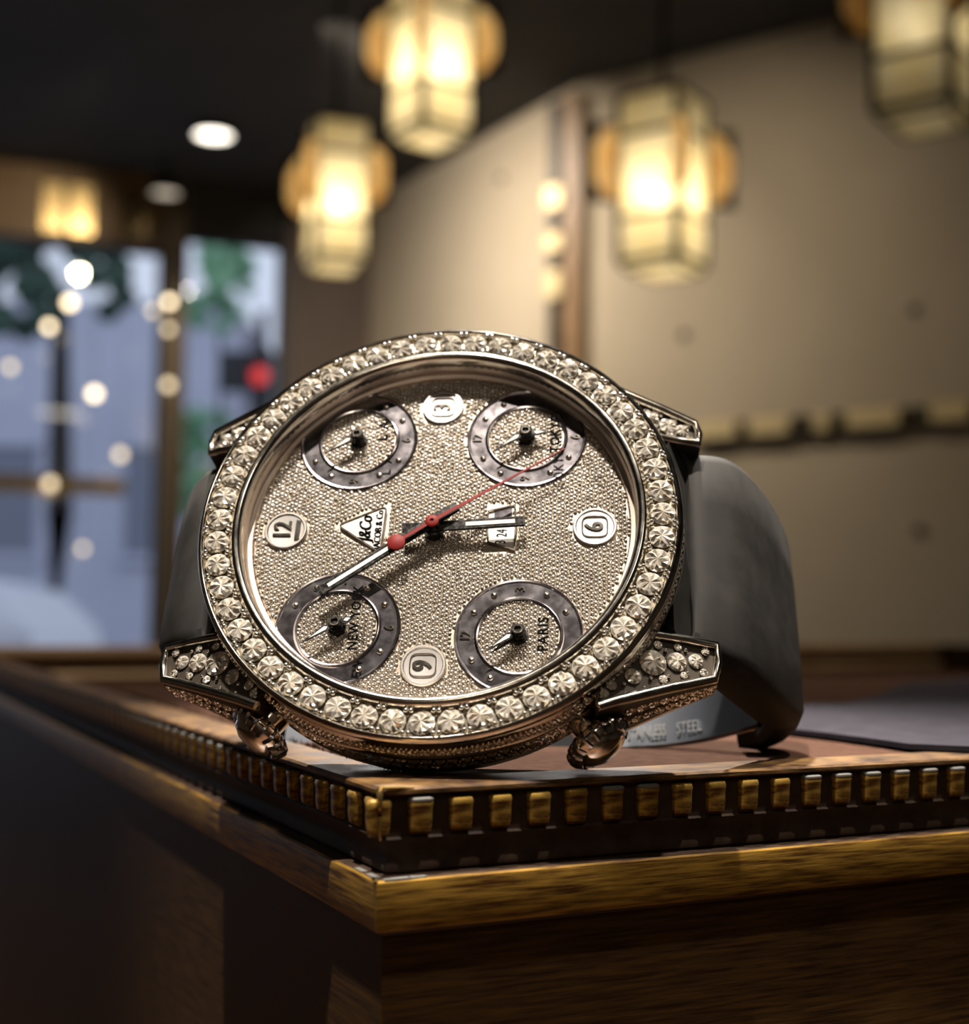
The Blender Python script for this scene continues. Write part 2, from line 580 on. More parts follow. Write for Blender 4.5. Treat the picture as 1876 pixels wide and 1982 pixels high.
# ---- window wall: pilaster, post, header, sill zone, panes
MW = frame_matrix(PC, uW, -nW)              # local x along the wall to the left, y outwards
WTOP = 1.70


def wbox(x0, x1, y0, y1, z0, z1):
    return MB().box(x0, x1, y0, y1, z0, z1, MW)


tag(wbox(-0.05, 0.40, -0.06, 0.14, FLOOR, CEIL).build('trim_1', jamb_m), 'dark brown corner pilaster beside the window', kind='structure')
tag(wbox(0.868, 0.965, -0.07, 0.14, FLOOR, CEIL).build('trim_2', post_m), 'slim brown metal post between the two windows', kind='structure')
hd = tag(wbox(0.965, 4.3, -0.05, 0.14, WTOP - 0.02, CEIL).build('trim_3', header_m), 'wood header above the wide window', kind='structure')
tag(wbox(0.40, 0.868, -0.02, 0.14, WTOP + 0.06, CEIL).build('trim_4', ceil_paint), 'dark header above the narrow window', kind='structure')
for sx_, w_, mt in ((1.05, 0.10, brass), (1.17, 0.07, header_m), (1.29, 0.10, brass), (1.42, 0.09, brass)):
    wbox(sx_, sx_ + w_, -0.075, -0.05, WTOP + 0.0, CEIL - 0.08).build('brass_panel', mt, hd)
for nm, x0, x1, zt in (('window_1', 0.40, 0.868, WTOP + 0.06), ('window_2', 0.965, 4.3, WTOP - 0.02)):
    f = MB()
    t = 0.018
    f.box(x0, x0 + t, 0.03, 0.09, FLOOR, zt, MW)
    f.box(x1 - t, x1, 0.03, 0.09, FLOOR, zt, MW)
    f.box(x0, x1, 0.03, 0.09, zt - t, zt, MW)
    f.box(x0, x1, 0.03, 0.09, FLOOR, FLOOR + 0.10, MW)
    fo = tag(f.build(nm, dark_metal), 'slim dark framed shop window', kind='structure')
    fo['label'] = 'narrow tall shop window beside the corner pilaster' if nm == 'window_1' else 'wide shop window left of the bronze post'
    MB().box(x0 + t, x1 - t, 0.056, 0.062, FLOOR + 0.10, zt - t, MW).build('pane', window_glass, fo)

# brass push bar across the wide window
pb = empty('push_bar', tuple(PC + uW * 1.15))
tag(pb, 'horizontal brass push bar across the wide window', 'push bar')
zb = at(120, 940, 6.1).z
Mloc = Matrix.Translation(-pb.location) @ MW
MB().box(1.12, 4.1, -0.075, -0.045, zb - 0.038, zb + 0.038, Mloc).build('bar', brass, pb)
for x in (1.2, 2.6, 4.0):
    MB().box(x - 0.02, x + 0.02, -0.045, 0.056, zb - 0.02, zb + 0.02, Mloc).build('bracket', dark_metal, pb)

# ---- post between the wall planes
Mp = frame_matrix(PP, uA, nA)
post = tag(MB().box(-0.075, -0.022, -0.02, 0.06, FLOOR, CEIL - 0.07, Mp).build('trim_5', dark_metal), 'dark vertical channel on the wall', kind='structure')
tag(MB().box(-0.020, 0.055, -0.02, 0.05, FLOOR, CEIL - 0.05, Mp).build('trim_6', header_m), 'brown wooden strip beside the dark channel', kind='structure')
for za, zb2 in ((1.52, 1.60), (1.36, 1.42), (1.18, 1.28)):
    MB().box(-0.082, -0.018, 0.055, 0.075, za, zb2, Mp).build('brass_clip', brass_soft, post)

# ---- brass and dark trim rail on the right wall
Ma = frame_matrix(PP, uA, nA)
rail = tag(MB().box(0.50, 3.2, 0.0, 0.035, 0.605, 0.665, Ma).build('trim_7', mirror_strip), 'dark and brass trim rail running along the right wall', kind='structure')
x = 0.52
k = 0
for w_, mt in ((0.16, brass_soft), (0.05, None), (0.14, brass_soft), (0.09, None), (0.05, brass_soft), (0.06, None), (0.17, brass_soft), (0.10, None), (0.12, brass_soft), (0.2, None), (0.2, brass_soft), (0.2, None), (0.3, brass)):
    if mt:
        MB().box(x, x + w_, 0.033, 0.05, 0.612, 0.668, Ma).build('brass_block', mt, rail)
    x += w_
# ---- dark studs on the walls
def on_plane(px, py, p0, n):
    d = D(px, py)
    o = Vector((0, 0, CAM_H))
    return o + d * ((p0 - o).dot(n) / d.dot(n))


for px, py, p0, n, lb in ((1325, 648, PP, nA, 'dark round wall stud just left of centre under the middle pendant lamp'),
                          (1772, 600, PP, nA, 'dark round wall stud high on the far right of the beige wall'),
                          (1780, 1027, PP, nA, 'dark round wall stud low on the right wall, below the trim rail'),
                          (972, 345, PP, nB, 'dark round wall stud on the narrow wall section left of the post')):
    c = on_plane(px, py, p0, n)
    Mx = Matrix.Translation(c) @ n.to_track_quat('Z', 'Y').to_matrix().to_4x4()
    o = MB().lathe([(0.017, 0.0), (0.017, 0.006), (0.013, 0.011), (0.004, 0.013), (1e-5, 0.013)], 16).build('wall_stud', stud_m, None, 1, 40)
    o.matrix_world = Mx
    tag(o, lb, 'wall stud', 'dark studs on the beige wall')


# ================================================================== PENDANT LAMPS
def make_pendant(loc, yaw, w, label, bulb=None):
    """loc = centre of the bottom edge of the glass body, w = side of the square body"""
    H = 2.6 * w
    root = empty('pendant_lamp', loc, yaw)
    tag(root, label, 'pendant lamp', 'leaded glass pendant lamps')
    h = w / 2
    b = 0.042 * w
    tiers = [0.0, 0.26 * H, 0.76 * H, H]
    fr = MB()
    for sx in (-1, 1):
        for sy in (-1, 1):
            fr.box(sx * h - b, sx * h + b, sy * h - b, sy * h + b, 0, H)
    for z in tiers:
        for s in (-1, 1):
            fr.box(-h, h, s * h - b * .8, s * h + b * .8, z - b * .8, z + b * .8)
            fr.box(s * h - b * .8, s * h + b * .8, -h, h, z - b * .8, z + b * .8)
    # tapered lower rim
    zb, hb = -0.13 * w, 0.40 * w
    for sx in (-1, 1):
        for sy in (-1, 1):
            fr.tube([(sx * h, sy * h, 0), (sx * hb, sy * hb, zb)], b * .8, 6)
    for s in (-1, 1):
        fr.tube([(-hb, s * hb, zb), (hb, s * hb, zb)], b * .7, 6)
        fr.tube([(s * hb, -hb, zb), (s * hb, hb, zb)], b * .7, 6)
    fr.build('leaded_frame', dark_metal, root)
    g = 0.5 * b
    for fc in range(4):
        Rm = Matrix.Rotation(fc * PI / 2, 4, 'Z')
        for i in range(3):
            z0, z1 = tiers[i] + b * .8, tiers[i + 1] - b * .8
            MB().box(-h + b, h - b, -h - g, -h + g, z0, z1, Rm).build('glass_pane', cream_glass, root)
        q = [(-h + b, -h, -b * .5), (h - b, -h, -b * .5), (hb - b, -hb, zb), (-hb + b, -hb, zb)]
        q2 = [(x_, y_ + 2 * g, z_) for x_, y_, z_ in q]
        q = [tuple(Rm @ Vector(p)) for p in q]
        q2 = [tuple(Rm @ Vector(p)) for p in q2]
        MB().loft([q, q2]).build('taper_pane', cream_glass, root)
    MB().box(-hb + b, hb - b, -hb + b, hb - b, zb - g, zb + g).build('bottom_pane', cream_glass, root)
    MB().box(-h, h, -h, h, H, H + .02 * w).build('top_plate', dark_metal, root)
    # four fan wings at the corners
    Lw, z0w, z1w = 0.46 * w, 0.36 * H, 0.84 * H
    zc = (z0w + z1w) / 2
    hw = (z1w - z0w) / 2
    for c in range(4):
        Mx = Matrix.Rotation(PI / 4 + c * PI / 2, 4, 'Z') @ Matrix.Translation((h * math.sqrt(2), 0, 0))
        wf = MB()
        t = 0.045 * w
        wf.box(0, Lw, -t / 2, t / 2, z1w - t, z1w, Mx)
        wf.box(0, Lw, -t / 2, t / 2, z0w, z0w + t, Mx)
        wf.box(Lw - t, Lw, -t / 2, t / 2, z0w, z1w, Mx)
        # spandrels in the outer corners
        for s in (-1, 1):
            arc = [(Lw * math.cos(a), hw * math.sin(a)) for a in np.linspace(0.35 * PI / 2, 0.9 * PI / 2, 8)]
            poly = [(Lw, hw)] + [(x_ * .98, z_ * .98) for x_, z_ in arc[::-1]]
            n = len(poly)
            vv = [tuple(Mx @ Vector((x_, y_, zc + s * z_))) for y_ in (-t / 3, t / 3) for x_, z_ in poly]
            wf.add(vv, [tuple(range(n)), tuple(range(n, 2 * n))[::-1]] + [(i, (i + 1) % n, n + (i + 1) % n, n + i) for i in range(n)])
        wo = wf.build('wing', dark_metal, root)
        for s in (-1, 1):
            for (a0, a1) in ((0.02, 0.48), (0.52, 0.98)):
                poly = [(0.02 * w, 0.02 * w)]
                arc = [(Lw * .93 * math.cos(a * PI / 2), hw * .93 * math.sin(a * PI / 2)) for a in np.linspace(a0, a1, 9)]
                poly = [(0.015 * w, 0.015 * w)] + [(max(x_, .012 * w), max(z_, .012 * w)) for x_, z_ in arc]
                n = len(poly)
                px0, pz0 = sum(p[0] for p in poly) / n, sum(p[1] for p in poly) / n
                vv = [tuple(Mx @ Vector((px0 + (x_ - px0) * q_, y_, zc + s * (pz0 + (z_ - pz0) * q_)))) for q_, y_ in ((.45, -.085 * w), (.8, -.06 * w), (1, -g), (1, g), (.8, .06 * w), (.45, .085 * w)) for x_, z_ in poly]
                MB().add(vv, [tuple(range(n)), tuple(range(5 * n, 6 * n))[::-1]] + [(j_ * n + i, j_ * n + (i + 1) % n, (j_ + 1) * n + (i + 1) % n, (j_ + 1) * n + i) for j_ in range(5) for i in range(n)]).build('wing_pane', amber_glass if bulb is None else amber_dim, wo, 1, 60)
    MB().sphere((0, 0, 0.40 * H), 0.17 * w, 16, 10).build('bulb', bulb or bulb_m, root, 1, 60)
    MB().lathe([(.06 * w, .52 * H), (.06 * w, .6 * H), (.012, .62 * H), (.012, H)], 12, cap=True).build('bulb_holder', dark_metal, root)
    top = CEIL - loc[2]
    MB().lathe([(.055 * w, H), (.055 * w, top)], 12, cap=True).build('rod', dark_metal, root)
    MB().lathe([(.30 * w, top), (.30 * w, top - .04), (.10 * w, top - .07)], 20, cap=True).build('ceiling_rose', dark_metal, root)
    return root


def pend_at(px, py_bottom, Y):
    p = at(px, py_bottom, Y)
    return (p.x, p.y, p.z)


def face_yaw(px, a):
    """turn so that a face of the lamp is rotated by a from squarely facing the camera"""
    return -math.atan((px - 938) / FPX) + a


make_pendant(pend_at(1284, 512, 3.13), face_yaw(1284, math.radians(-28)), 0.15, 'leaded glass pendant lamp with amber wings hanging before the beige wall, right of the post')
make_pendant(pend_at(833, 258, 3.37), face_yaw(833, math.radians(35)), 0.15, 'highest-hung glowing pendant lamp above the watch, its top cut by the picture edge')
make_pendant(pend_at(650, 507, 3.82), face_yaw(650, math.radians(12)), 0.15, 'smallest glowing pendant lamp, hanging in front of the dark window corner')
make_pendant(pend_at(1790, 222, 2.60), face_yaw(1790, math.radians(-18)), 0.15, 'large dimmed pendant lamp at the top right corner of the picture', emitter('dimmed_bulb', (1.0, 0.88, 0.66), 9.0))  # bulb and wing glow lowered to imitate the darkened frame corner


# ================================================================== SMALL CEILING LIGHTS AND WINDOW GLINT GLOBES
def downlight(px, py, Y, r, lab, mat):
    p = at(px, py, Y)
    root = empty('downlight', (p.x, p.y, p.z))
    tag(root, lab, 'downlight', 'round downlights under the dark ceiling')
    MB().lathe([(r * .45, r * 1.1), (r * .75, r * .9), (r, r * .2), (r, 0), (r * .9, 0), (r * .85, r * .2)], 24).build('housing', dark_metal, root, 1, 40)
    MB().lathe([(r * .86, r * .12), (1e-5, r * .12)], 24).build('lamp_face', mat, root)
    MB().lathe([(r * .45, r * 1.05), (r * .14, r * 1.3), (r * .14, CEIL - p.z)], 12).build('stem', dark_metal, root)
    return root


downlight(413, 265, 5.55, 0.085, 'bright round downlight on the dark ceiling over the window', down_m)
downlight(320, 376, 5.95, 0.070, 'dimmer cone-shaped downlight above the bronze post', emitter('downlight_dim', (1.0, 0.86, 0.66), 0.7))


def glint_globe(px, py, Y, r, lab, mat, cord=True):  # added glowing globe imitating a shop light reflected at the window
    p = at(px, py, Y)
    root = empty('glint_globe', (p.x, p.y, p.z))
    tag(root, lab, 'bulb', 'small glowing globes imitating reflections before the window')
    MB().sphere((0, 0, 0), r, 12, 8).build('globe', mat, root, 1, 60)
    MB().lathe([(r * .35, r * .9), (r * .35, r * 1.5), (.002, r * 1.6)], 8, cap=True).build('socket', dark_metal, root)
    if cord:
        MB().lathe([(.0012, r * 1.5), (.0012, CEIL - p.z)], 5).build('cord', dark_metal, root)
    else:
        MB().tube([(0, 0, r * 1.5), (0, .12, r * 1.5), (0, 6.21 - Y, r * 1.2)], .004, 6).build('bracket', brass, root)


for px, py, r, mat, lb in ((135, 586, .021, glint_m, 'bright warm globe added as a glint, uppermost over the wide window'),
                           (95, 632, .017, glint_m, 'bright warm globe added as a glint just below the uppermost one'),
                           (20, 710, .017, dim_glint_m, 'warm globe added as a glint at the left picture edge'),
                           (183, 762, .021, glint_m, 'warm globe added as a glint in the middle of the wide window'),
                           (233, 880, .019, dim_glint_m, 'soft warm globe added as a glint above the brass push bar'),
                           (97, 936, .020, dim_glint_m, 'soft warm globe added as a glint at the height of the brass push bar'),
                           (296, 602, .015, dim_glint_m, 'faint globe added as a glint just left of the bronze post'),
                           (328, 584, .018, glint_m, 'bright warm globe added as a glint, topmost in front of the bronze post'),
                           (326, 637, .017, dim_glint_m, 'soft warm globe added as a glint, second from the top before the bronze post'),
                           (326, 745, .020, dim_glint_m, 'soft warm globe added as a glint, lowest before the bronze post'),
                           (160, 1062, .014, dim_glint_m, 'faint low globe added as a glint under the brass push bar')):
    glint_globe(px, py, 5.80 if px < 310 else 6.10, r, lb, mat, px < 310)


# ================================================================== OUTDOORS
GZ = -1.15
tag(MB().box(-30, 14, 7.4, 40, GZ - 0.1, GZ).build('street_ground', asphalt), 'blue grey street outside the window', 'street', kind='structure')


def facade(name, x0, x1, Y, z1, mat, lab, cols, rows, wx, wz, gx, zb0):
    root = empty(name, (x0, Y, GZ))
    tag(root, lab, 'building')
    L = x1 - x0
    MB().box(0, L, 0, 6, 0, z1 - GZ).build('facade_wall', mat, root)
    for i in range(cols):
        for j in range(rows):
            xx = 0.5 + i * gx
            zz = zb0 + j * (wz + 1.1)
            if xx + wx > L - .2 or zz + wz > z1 - GZ - .2:
                continue
            wn = MB()
            wn.box(xx - .08, xx + wx + .08, -.10, 0.0, zz - .12, zz).box(xx - .08, xx + wx + .08, -.06, 0, zz + wz, zz + wz + .1)
            wo = wn.build('window', mat, root)
            MB().box(xx, xx + wx, -.02, .02, zz, zz + wz).build('pane', pane_dark, wo)
    return root


facade('stone_building', -9.5, -3.55, 19.0, 4.3, facade_m, 'pale blue grey building across the street, seen through the wide window', 3, 2, 0.75, 1.5, 2.0, 1.9)
facade('street_house', -3.05, -0.6, 20.5, 6.5, brick_red, 'red brown building strip at the right edge of the narrow window', 1, 2, 0.6, 1.4, 2.0, 1.2)


def tree(name, base, crowns, trunk_r, top, leafm, lab):
    root = empty(name, (base[0], base[1], GZ))
    tag(root, lab, 'tree', 'street trees outside')
    MB().tube([(0, 0, 0), (0.03, 0, (top - GZ) * .5), (-.02, 0, top - GZ)], [trunk_r, trunk_r * .8, trunk_r * .5], 9).build('trunk', bark, root, 1, 50)
    c = MB()
    for (cx, cy, cz, r) in crowns:
        for _ in range(26):
            d = Vector(rng.normal(size=3)).normalized() * (r * rng.uniform(.35, 1.0))
            q = Vector((cx - base[0], cy - base[1], cz - GZ)) + d
            rr = r * rng.uniform(.16, .34)
            c.lathe([(rr * .05, -rr), (rr * .8, -rr * .4), (rr, rr * .2), (rr * .5, rr * .8), (.01, rr)], 6,
                    M=Matrix.Translation(q) @ Matrix.Rotation(rng.uniform(0, 3), 4, 'X'))
    cr = c.build('crown', leafm, root)
    return root


ct = at(430, 560, 12.0)
ct2 = at(400, 840, 12.5)
tree('street_tree', (ct.x, 12.0), [(ct.x, 12.0, ct.z, .36), (ct.x + .08, 12.2, ct.z + .25, .26)], 0.035, ct.z, leaf_m, 'bright green street tree seen high in the narrow window')
tree('street_shrub', (ct2.x, 12.6), [(ct2.x, 12.6, ct2.z, .33), (ct2.x - .1, 12.6, ct2.z - .45, .36), (ct2.x + .1, 12.6, ct2.z - .9, .3)], 0.03, ct2.z, leaf_m, 'green shrub low in the narrow window behind the traffic light')
cd = at(60, 560, 12.5)
cd2 = at(200, 560, 12.5)
tb = at(105, 1100, 12.5)
tree('shade_tree', (tb.x, 12.5), [(cd.x - .2, 12.5, cd.z + .05, .62), (cd2.x, 12.6, cd2.z + .14, .40), (cd.x - .8, 12.5, cd.z - .2, .58)], 0.15, cd.z, leaf_dark, 'dark-leaved shade tree with thick trunk in the wide window')

# traffic light
tp = at(498, 1100, 11.0)
tl = empty('traffic_light', (tp.x, tp.y, GZ))
tag(tl, 'black traffic light with a lit red lamp outside the narrow window', 'traffic light')
zr = at(500, 732, 11.0).z - GZ
MB().lathe([(.055, 0), (.045, zr + .55)], 10, cap=True).build('pole', signal_black, tl)
MB().box(-.33, -.07, -.12, .12, zr - .10, zr + .20).build('signal_box', signal_black, tl)
MB().box(-.07, .09, -.10, .10, zr - .28, zr + .22).build('signal_housing', signal_black, tl)
MB().lathe([(.075, 0), (.06, .03), (1e-5, .045)], 16, M=Matrix.Translation((.01, -.10, zr)) @ Matrix.Rotation(PI / 2, 4, 'X')).build('red_lamp', signal_red, tl)
MB().lathe([(.085, 0), (.085, .10)], 16, M=Matrix.Translation((.01, -.10, zr)) @ Matrix.Rotation(PI / 2, 4, 'X')).build('visor', signal_black, tl)

# parked white van seen at the left edge
cp = at(30, 1200, 9.0)
car = empty('parked_car', (cp.x - 1.55, 9.0, GZ))
tag(car, 'white rounded car parked outside at the left edge of the window', 'car')
prof = [(-2.0, .35), (-2.0, .9), (-1.6, 1.35), (.6, 1.42), (1.35, 1.28), (1.65, 1.0), (1.72, .6), (1.68, .35)]
cb = MB()
n = len(prof)
vv = [(x_, y_, z_) for y_ in (0.0, 1.6) for x_, z_ in prof]
vv = [(x_, y_ + (.12 if y_ == 0 and z_ > 1 else 0), z_) for x_, y_, z_ in vv]
cb.add(vv, [tuple(range(n)), tuple(range(n, 2 * n))[::-1]] + [(i, (i + 1) % n, n + (i + 1) % n, n + i) for i in range(n)])
cb.build('body', car_white, car)
for xw in (-1.3, 1.1):
    MB().lathe([(.02, -.02), (.33, -.02), (.33, .2), (.02, .2)], 20, M=Matrix.Translation((xw, .03, .33)) @ Matrix.Rotation(-PI / 2, 4, 'X')).build('wheel', tyre_m, car)
MB().add([(-1.4, -.01, 1.0), (.7, -.01, 1.0), (.55, .10, 1.33), (-1.35, .10, 1.30), (-1.4, .03, 1.0), (.7, .03, 1.0), (.55, .14, 1.33), (-1.35, .14, 1.30)],
         [(0, 1, 2, 3), (7, 6, 5, 4), (0, 4, 5, 1), (1, 5, 6, 2), (2, 6, 7, 3), (3, 7, 4, 0)]).build('side_window', pane_dark, car)


# ================================================================== COUNTER AND TRAY
TC = Vector((-0.00825, 0.11319, 0))         # near corner of the tray rim
TYAW = math.radians(26.1)
TH = 0.10
U, V = 460.0, 410.0                          # tray size in mm
counter = empty('display_counter', (0.15, 0.35, FLOOR), TYAW)
tag(counter, 'dark wooden shop counter carrying the gilt tray', 'counter')
Mc = Matrix.Translation((0, 0, 0))
MB().box(-.75, .75, -.42, .45, -TH - FLOOR - .04, -TH - FLOOR).build('top', counter_wood, counter)
MB().box(-.70, .70, -.36, .40, 0, -TH - FLOOR - .04).build('body', counter_wood, counter)

tray = empty('display_tray', (TC.x, TC.y, -TH), TYAW)
tag(tray, 'gilt wooden display tray with dentil moulding and brown felt pad under the watch', 'tray')
tz = TH * 1000
# moulding profile: (outward offset, height) in mm, rim top = 0
PROF = [(-5.6, -3.0), (-5.6, 0.05), (-5.2, 0.12), (-2.0, 0.12), (-0.25, 0.02), (0.0, -0.18), (0.0, -0.50), (-0.22, -0.62), (-0.62, -0.72),
        (-0.66, -4.05), (-0.50, -4.25), (-0.62, -4.5), (-0.95, -5.2), (-1.02, -5.9), (-0.80, -6.5), (-0.85, -6.9), (-1.1, -7.15), (0.15, -7.35), (0.42, -7.5), (0.50, -7.9), (0.50, -11.1),
        (0.35, -11.45), (-0.15, -11.6), (-0.35, -11.9), (-0.35, -100.0), (-5.6, -100.0)]


def rail_pts(side, o, z, end):
    """corner points of a mitred rail (u along right edge, v along left edge)"""
    if side == 'front':
        return ((-o) if end == 0 else U + o, -o, z)
    if side == 'left':
        return (-o, (-o) if end == 0 else V + o, z)
    if side == 'far':
        return ((-o) if end == 0 else U + o, V + o, z)
    return (U + o, (-o) if end == 0 else V + o, z)


def rail_piece(side, idx, mat, name, parent, closed=True, cuts=1):
    prof = [PROF[i] for i in idx]
    secs = []
    for c in range(cuts + 1):
        t = c / cuts
        secs.append([tuple((1 - t) * a + t * b for a, b in zip(rail_pts(side, o, z + tz, 0), rail_pts(side, o, z + tz, 1))) for o, z in prof])
    m = MB()
    n = len(prof)
    v = [p for s in secs for p in s]
    f = []
    for i in range(cuts):
        for k in range(n - 1):
            f.append((i * n + k, i * n + k + 1, (i + 1) * n + k + 1, (i + 1) * n + k))
    m.add(v, f)
    return m.build(name, mat, parent, MM, 32, flip=False)


NP = len(PROF)
rails = {}
for side in ('front', 'left', 'far', 'right'):
    root_r = rail_piece(side, range(17, 23), gilt_u, 'rail', tray)
    rail_piece(side, list(range(22, NP)) + [0, 1], dimmed_gilt, 'lower_board', root_r)
    rail_piece(side, range(1, 9), lip_gilt, 'lip', root_r)
    rail_piece(side, range(8, 18), cove_paint, 'cove', root_r)
    rails[side] = root_r

# dentils: rounded gilt blocks on the recessed band
def dentil_mesh(w, h, d):
    m = MB()
    zs = [-.5 * h, -.42 * h, -.2 * h, .2 * h, .36 * h, .47 * h, .5 * h]
    ds = [.25 * d, .8 * d, .95 * d, .95 * d, 1.1 * d, .95 * d, .4 * d]
    ws = [.80, .92, .97, 1.0, 1.06, 1.0, .9]
    secs = []
    for z, dd, ww in zip(zs, ds, ws):
        hw = ww * w / 2
        secs.append([(-hw, 0.12, z), (-hw, -dd * .6, z), (-hw * .72, -dd, z), (hw * .72, -dd, z), (hw, -dd * .6, z), (hw, 0.12, z)])
    m.loft(secs)
    return m.mesh('dentil', MM, 45)


d_me = dentil_mesh(2.05, 3.0, 0.72)
d_me.materials.append(dentil_gilt)
cap_me = MB().loft([[(x_ * 1.05, y_ - .02, z_) for x_, y_ in ((-1, .1), (-1.05, -.45), (-.72, -.80), (.72, -.80), (1.05, -.45), (1, .1))] for z_ in (1.28, 1.44)] +
                   [[(x_ * .85, y_ * .7, 1.58) for x_, y_ in ((-1, .1), (-1.05, -.45), (-.72, -.80), (.72, -.80), (1.05, -.45), (1, .1))]]).mesh('worn_lit_cap', MM, 50)
cap_me.materials.append(chip_lit_white)
PU = 3.72
PV = 4.25
for side, pitch, L, n_ind, first in (('front', PU, U, 22, 3.70), ('left', PV, V, 46, 2.6)):
    rest = MB()
    k = 0
    s = first - (pitch if side == 'front' else 0)
    while s < L - 2:
        if side == 'front':
            loc, rz = (s, 0.64, -2.42 + tz), 0
        else:
            loc, rz = (0.64, s, -2.42 + tz), -PI / 2
        if k < n_ind:
            o = bpy.data.objects.new('dentil', d_me)
            o.location = [c * MM for c in loc]
            o.rotation_euler = (0, 0, rz + random.uniform(-.02, .02))
            o.scale = (random.uniform(.94, 1.05), 1, random.uniform(.95, 1.03))
            link(o, rails[side])
            capped = (side == 'front' and k in (1, 6, 7, 12, 13, 14, 15, 16, 17)) or (side == 'left' and k > 4)  # front caps are wear; left caps paint the light on dentil tops
            if capped:
                c = bpy.data.objects.new('worn_lit_cap', cap_me)
                c.location = o.location
                c.rotation_euler = o.rotation_euler
                link(c, rails[side])
        else:
            Mx = Matrix.Translation(loc) @ Matrix.Rotation(rz, 4, 'Z')
            rest.add([tuple(Mx @ (v.co / MM)) for v in d_me.vertices], [tuple(p.vertices) for p in d_me.polygons])
        s += pitch
        k += 1
    r = rest.build('dentil_row', dentil_gilt, rails[side], MM, 45)
    r['kind'] = 'stuff'

# bright filler along the mitre of the near corner
sm = MB()
path = [(-.05, .10), (.10, -.35), (.04, -.8), (.16, -1.4), (.05, -2.2), (.10, -3.2), (-.1, -4.2)]
sm.tube([(-o * 1.0 - .05, -o * 1.0 + .05, z + tz) for o, z in path], [.16, .30, .22, .34, .2, .16, .08], 7)
sm.tube([(.0, -.1, tz + .05), (1.6, .05, tz + .02), (3.0, .12, tz - .05)], [.2, .14, .04], 6)
sm.tube([(-.1, .1, tz + .05), (.1, 1.2, tz + .06)], [.2, .05], 6)
sm.tube([(-.4 - .12, -.4 + .1, z + tz) for z in (-7.3, -8.2)] + [(-.5, -.5 + .08, z + tz) for z in (-9.4, -11.2)], [.2, .16, .12, .05], 6)
sm.build('mitre_seam', seam_gold, tray, MM, 60)
# chipped gesso flakes on the ledge by the corner
for (u0, v0, L, wd, rz) in ((1.2, .4, 2.4, .5, 0), (3.4, .45, 1.6, .4, .05), (.45, 1.5, 2.2, .5, PI / 2), (.5, 4.6, 2.0, .4, PI / 2)):
    poly = [(L * (i / 7.0), (wd * random.uniform(.5, 1.0))) for i in range(8)] + [(L, -.35), (0, -.35)]
    Mx = Matrix.Translation((u0 - .9 * (rz < 1), v0 - .9 * (rz > 1), 0)) @ Matrix.Rotation(rz, 4, 'Z')
    if rz > 1:
        poly = [(x_, -y_ + .3) for x_, y_ in poly]
    else:
        poly = [(x_, y_ - .4) for x_, y_ in poly]
    MB().prism(poly, tz - 7.42, tz - 7.26, Mx).build('gesso_flake', chip_lit_white, tray, MM)

# felt pad: flush with the rim at the near side, sinking to the tray floor further back
def pad_z(v):
    t = min(1.0, max(0.0, (v - 135.0) / 120.0))
    return -12.0 * t * t * (3 - 2 * t)


pad = MB()
nx, ny = 60, 60
us = np.linspace(5.6, U - 5.6, nx)
vs = np.linspace(5.6, V - 5.6, ny)
pv = [(u, v, tz - .05 + pad_z(v)) for v in vs for u in us]
pf = [(j * nx + i, j * nx + i + 1, (j + 1) * nx + i + 1, (j + 1) * nx + i) for j in range(ny - 1) for i in range(nx - 1)]
pad.add(pv, pf)
po = pad.build('felt_pad', felt, tray, MM, flip=False)
# frayed felt edge along the left rim and raised inner bead of the far rim
fz = MB()
for i in range(900):
    v = random.uniform(8, 140)
    u = 5.6 + random.uniform(-.4, .5)
    h = random.uniform(.15, .75) * (1.0 if random.random() < .85 else 1.7)
    a = random.uniform(0, PI)
    dx, dy = .09 * math.cos(a), .09 * math.sin(a)
    tx, ty = random.uniform(-.3, .3), random.uniform(-.3, .3)
    fz.add([(u - dx, v - dy, tz - .06), (u + dx, v + dy, tz - .06), (u + tx, v + ty, tz + h)], [(0, 1, 2)])
fo = fz.build('felt_fringe', felt, tray, MM, flip=False)
fo['kind'] = 'stuff'
for z0_, z1_, d_ in ((-4.6, .6, 3.0), (-12.2, -8.0, 5.0)):
    m_ = MB()
    secs = []
    for u_ in (5.0, U - 5):
        yb = V - 5.7
        secs.append([(u_, yb, tz + z0_), (u_, yb - d_ * .7, tz + z0_ + .3), (u_, yb - d_, tz + (z0_ + z1_) / 2), (u_, yb - d_ * .7, tz + z1_ - .3), (u_, yb, tz + z1_)])
    m_.loft(secs)
    m_.build('inner_bead', pale_gilt, tray, MM, 30)
MB().box(5, U - 5, V - 5.7, V - 5.5, tz - 13, tz).build('inner_face', lip_gilt, tray, MM)


# lilac cloth lying on the felt at the right
def gnd(px, py, z=0.0):
    d = D(px, py)
    o = Vector((0, 0, CAM_H))
    return o + d * ((z - CAM_H) / d.z)


def on_pad(px, py):
    z = 0.0
    for _ in range(40):
        p = gnd(px, py, z)
        q = p - TC
        v = (-q.x * math.sin(TYAW) + q.y * math.cos(TYAW)) * 1000
        z = .5 * z + .5 * (pad_z(v) * MM)
    return gnd(px, py, z)


